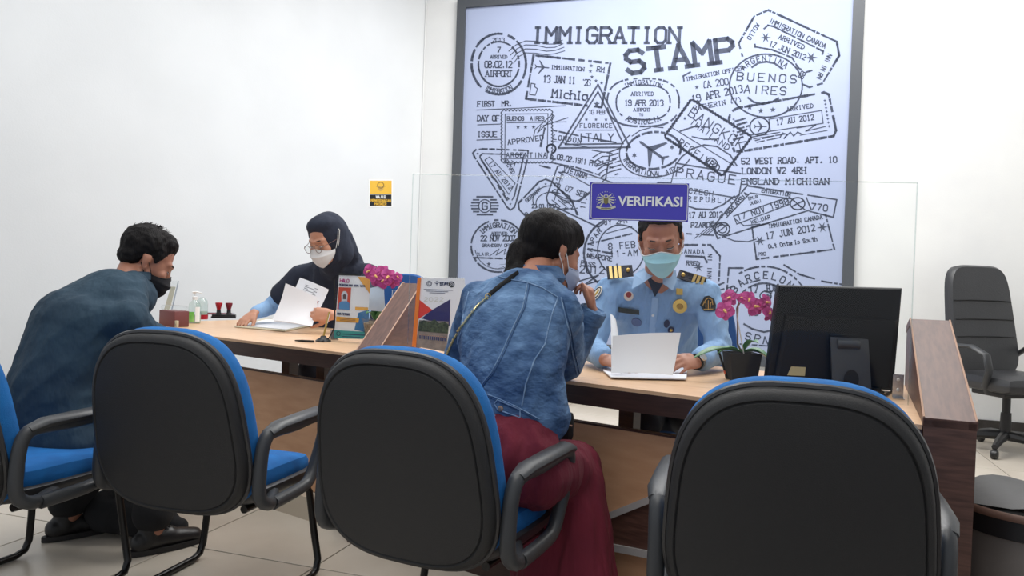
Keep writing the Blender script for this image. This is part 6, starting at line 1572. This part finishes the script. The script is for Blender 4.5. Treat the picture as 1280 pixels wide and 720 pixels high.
for g in (-1, 1): hair.cone(TH(.066 * g, .018, .05), TH(.073 * g, .018, .002), .012, .006)
blob('hair', hair, M_hair, mw, .0052, 3, lambda p: .004 * noise.noise(p * 60) + .005 * noise.noise(p * 25))
st_ = MB()
for k in range(90):
    a = rn.uniform(0, 6.28); ph = rn.uniform(0.0, 1.0); p = V((.080 * math.sin(ph) * math.cos(a), -.026 + .098 * math.sin(ph) * math.sin(a), .048 + .085 * math.cos(ph))) ; q = p + V((rn.uniform(-.012, .012), rn.uniform(-.004, .022), .012))
    st_.tube([TH(*p), TH(*q)], [.0016, .0003], 4)
obj('hair_tufts', st_, M_hair, mw, True)['kind'] = 'stuff'
add_mask(mw, HM, hs, mat('black_mask', (30, 30, 34), .85, bump=.2, bscale=300), M_blackm, -.014)
sh = MB(); torso(sh, pel, wai, che, nek, sd, .026, 1.10)
for S, q in ((shL, -1), (shR, 1)): sh.cone(nek + sd * (.04 * q) - UP * .005, S, .052, .066); sh.cone(S, che + sd * (.08 * q), .070, .10)
sh.cone(nek - sd * .04 - UP * .02, nek + sd * .04 - UP * .02, .060, .060); sh.cone(che, nek - UP * .06, (.17, .155), (.12, .10), side=sd)
limb(sh, [shR, elR, wrR.lerp(elR, .1)], [.070, .058, .044]); limb(sh, [shL, elL, wrL.lerp(elL, .1)], [.066, .056, .044])
mshirt, bvm = blob('shirt', sh, M_navy, mw, .0075, 7, folds((.8, .2, .6), 13, .008, seed=9))
ng = []; ax_ = (HM @ V((0, -.03, -.05)) - nek).normalized()
for i in range(15):
    a = math.radians(45 + 270 * i / 14); dr = (fwd * math.cos(a) + sd * math.sin(a)); b = nek + dr * .072 + ax_ * .058
    ng.append([b + dr * .010 - ax_ * .045, b + dr * .012 - ax_ * .02, b + dr * .004, b - dr * .006])
obj('collar', MB().sheet(ng, th=.004), M_navy, mshirt, True)
tr = MB(); limb(tr, [hipR, knR, anR + UP * .06], [.098, .072, .062], .012); limb(tr, [hipL, knL, anL + UP * .06], [.098, .072, .062], .012); tr.cone(pel - UP * .02, pel + UP * .06, (.185, .14), (.18, .14), side=sd)
blob('trousers', tr, M_blackt, mw, .009, 4, folds((0, .2, 1), 8, .007, seed=3))
for an in (anR, anL): shoe(mw, an, V((.55, .6, 0)), M_shoe, M_sole)
# black bag on the floor between his feet and the next chair
q = Pz(165, 668, 0)
bg = thing('backpack', 'slumped black bag lying on the tiles beside the feet of the man in navy', 'bag', (q.x, q.y, 0))
bm2 = MB(); c = V((q.x, q.y, 0)); bm2.cone(c + V((-.10, 0, .09)), c + V((.12, -.03, .07)), .085, .068); bm2.cone(c + V((-.05, .02, .12)), c + V((.02, .01, .15)), .08, .05); bm2.cone(c + V((.1, -.02, .06)), c + V((.2, -.03, .045)), .055, .04)
me = remesh(bm2, .008, 5); displace(me, folds((.3, .2, 1), 9, .012))
for v in me.vertices: v.co.z = max(v.co.z, .003)
me.transform(ROOTM[bg.name].inverted()); me.materials.clear(); me.materials.append(M_blackt)
for p in me.polygons: p.use_smooth = True
obj('bag_body', me, None, bg)
obj('carry_strap', MB().tube([(-.05, -.06, .17), (-.02, -.09, .215), (.05, -.08, .20), (.07, -.05, .12)], .008, 8, flat=(1.6, .5), up=(0, 0, 1)), M_blackm, bg)

# the officers' chairs
staff_chair('blue staff chair seen behind the male officer in uniform', (.74 + .14, 3.62, 0), math.radians(176))
p = P(484, 400, 5.05); staff_chair('blue staff chair seen behind the officer in hijab', (p.x, p.y, 0), math.radians(165))
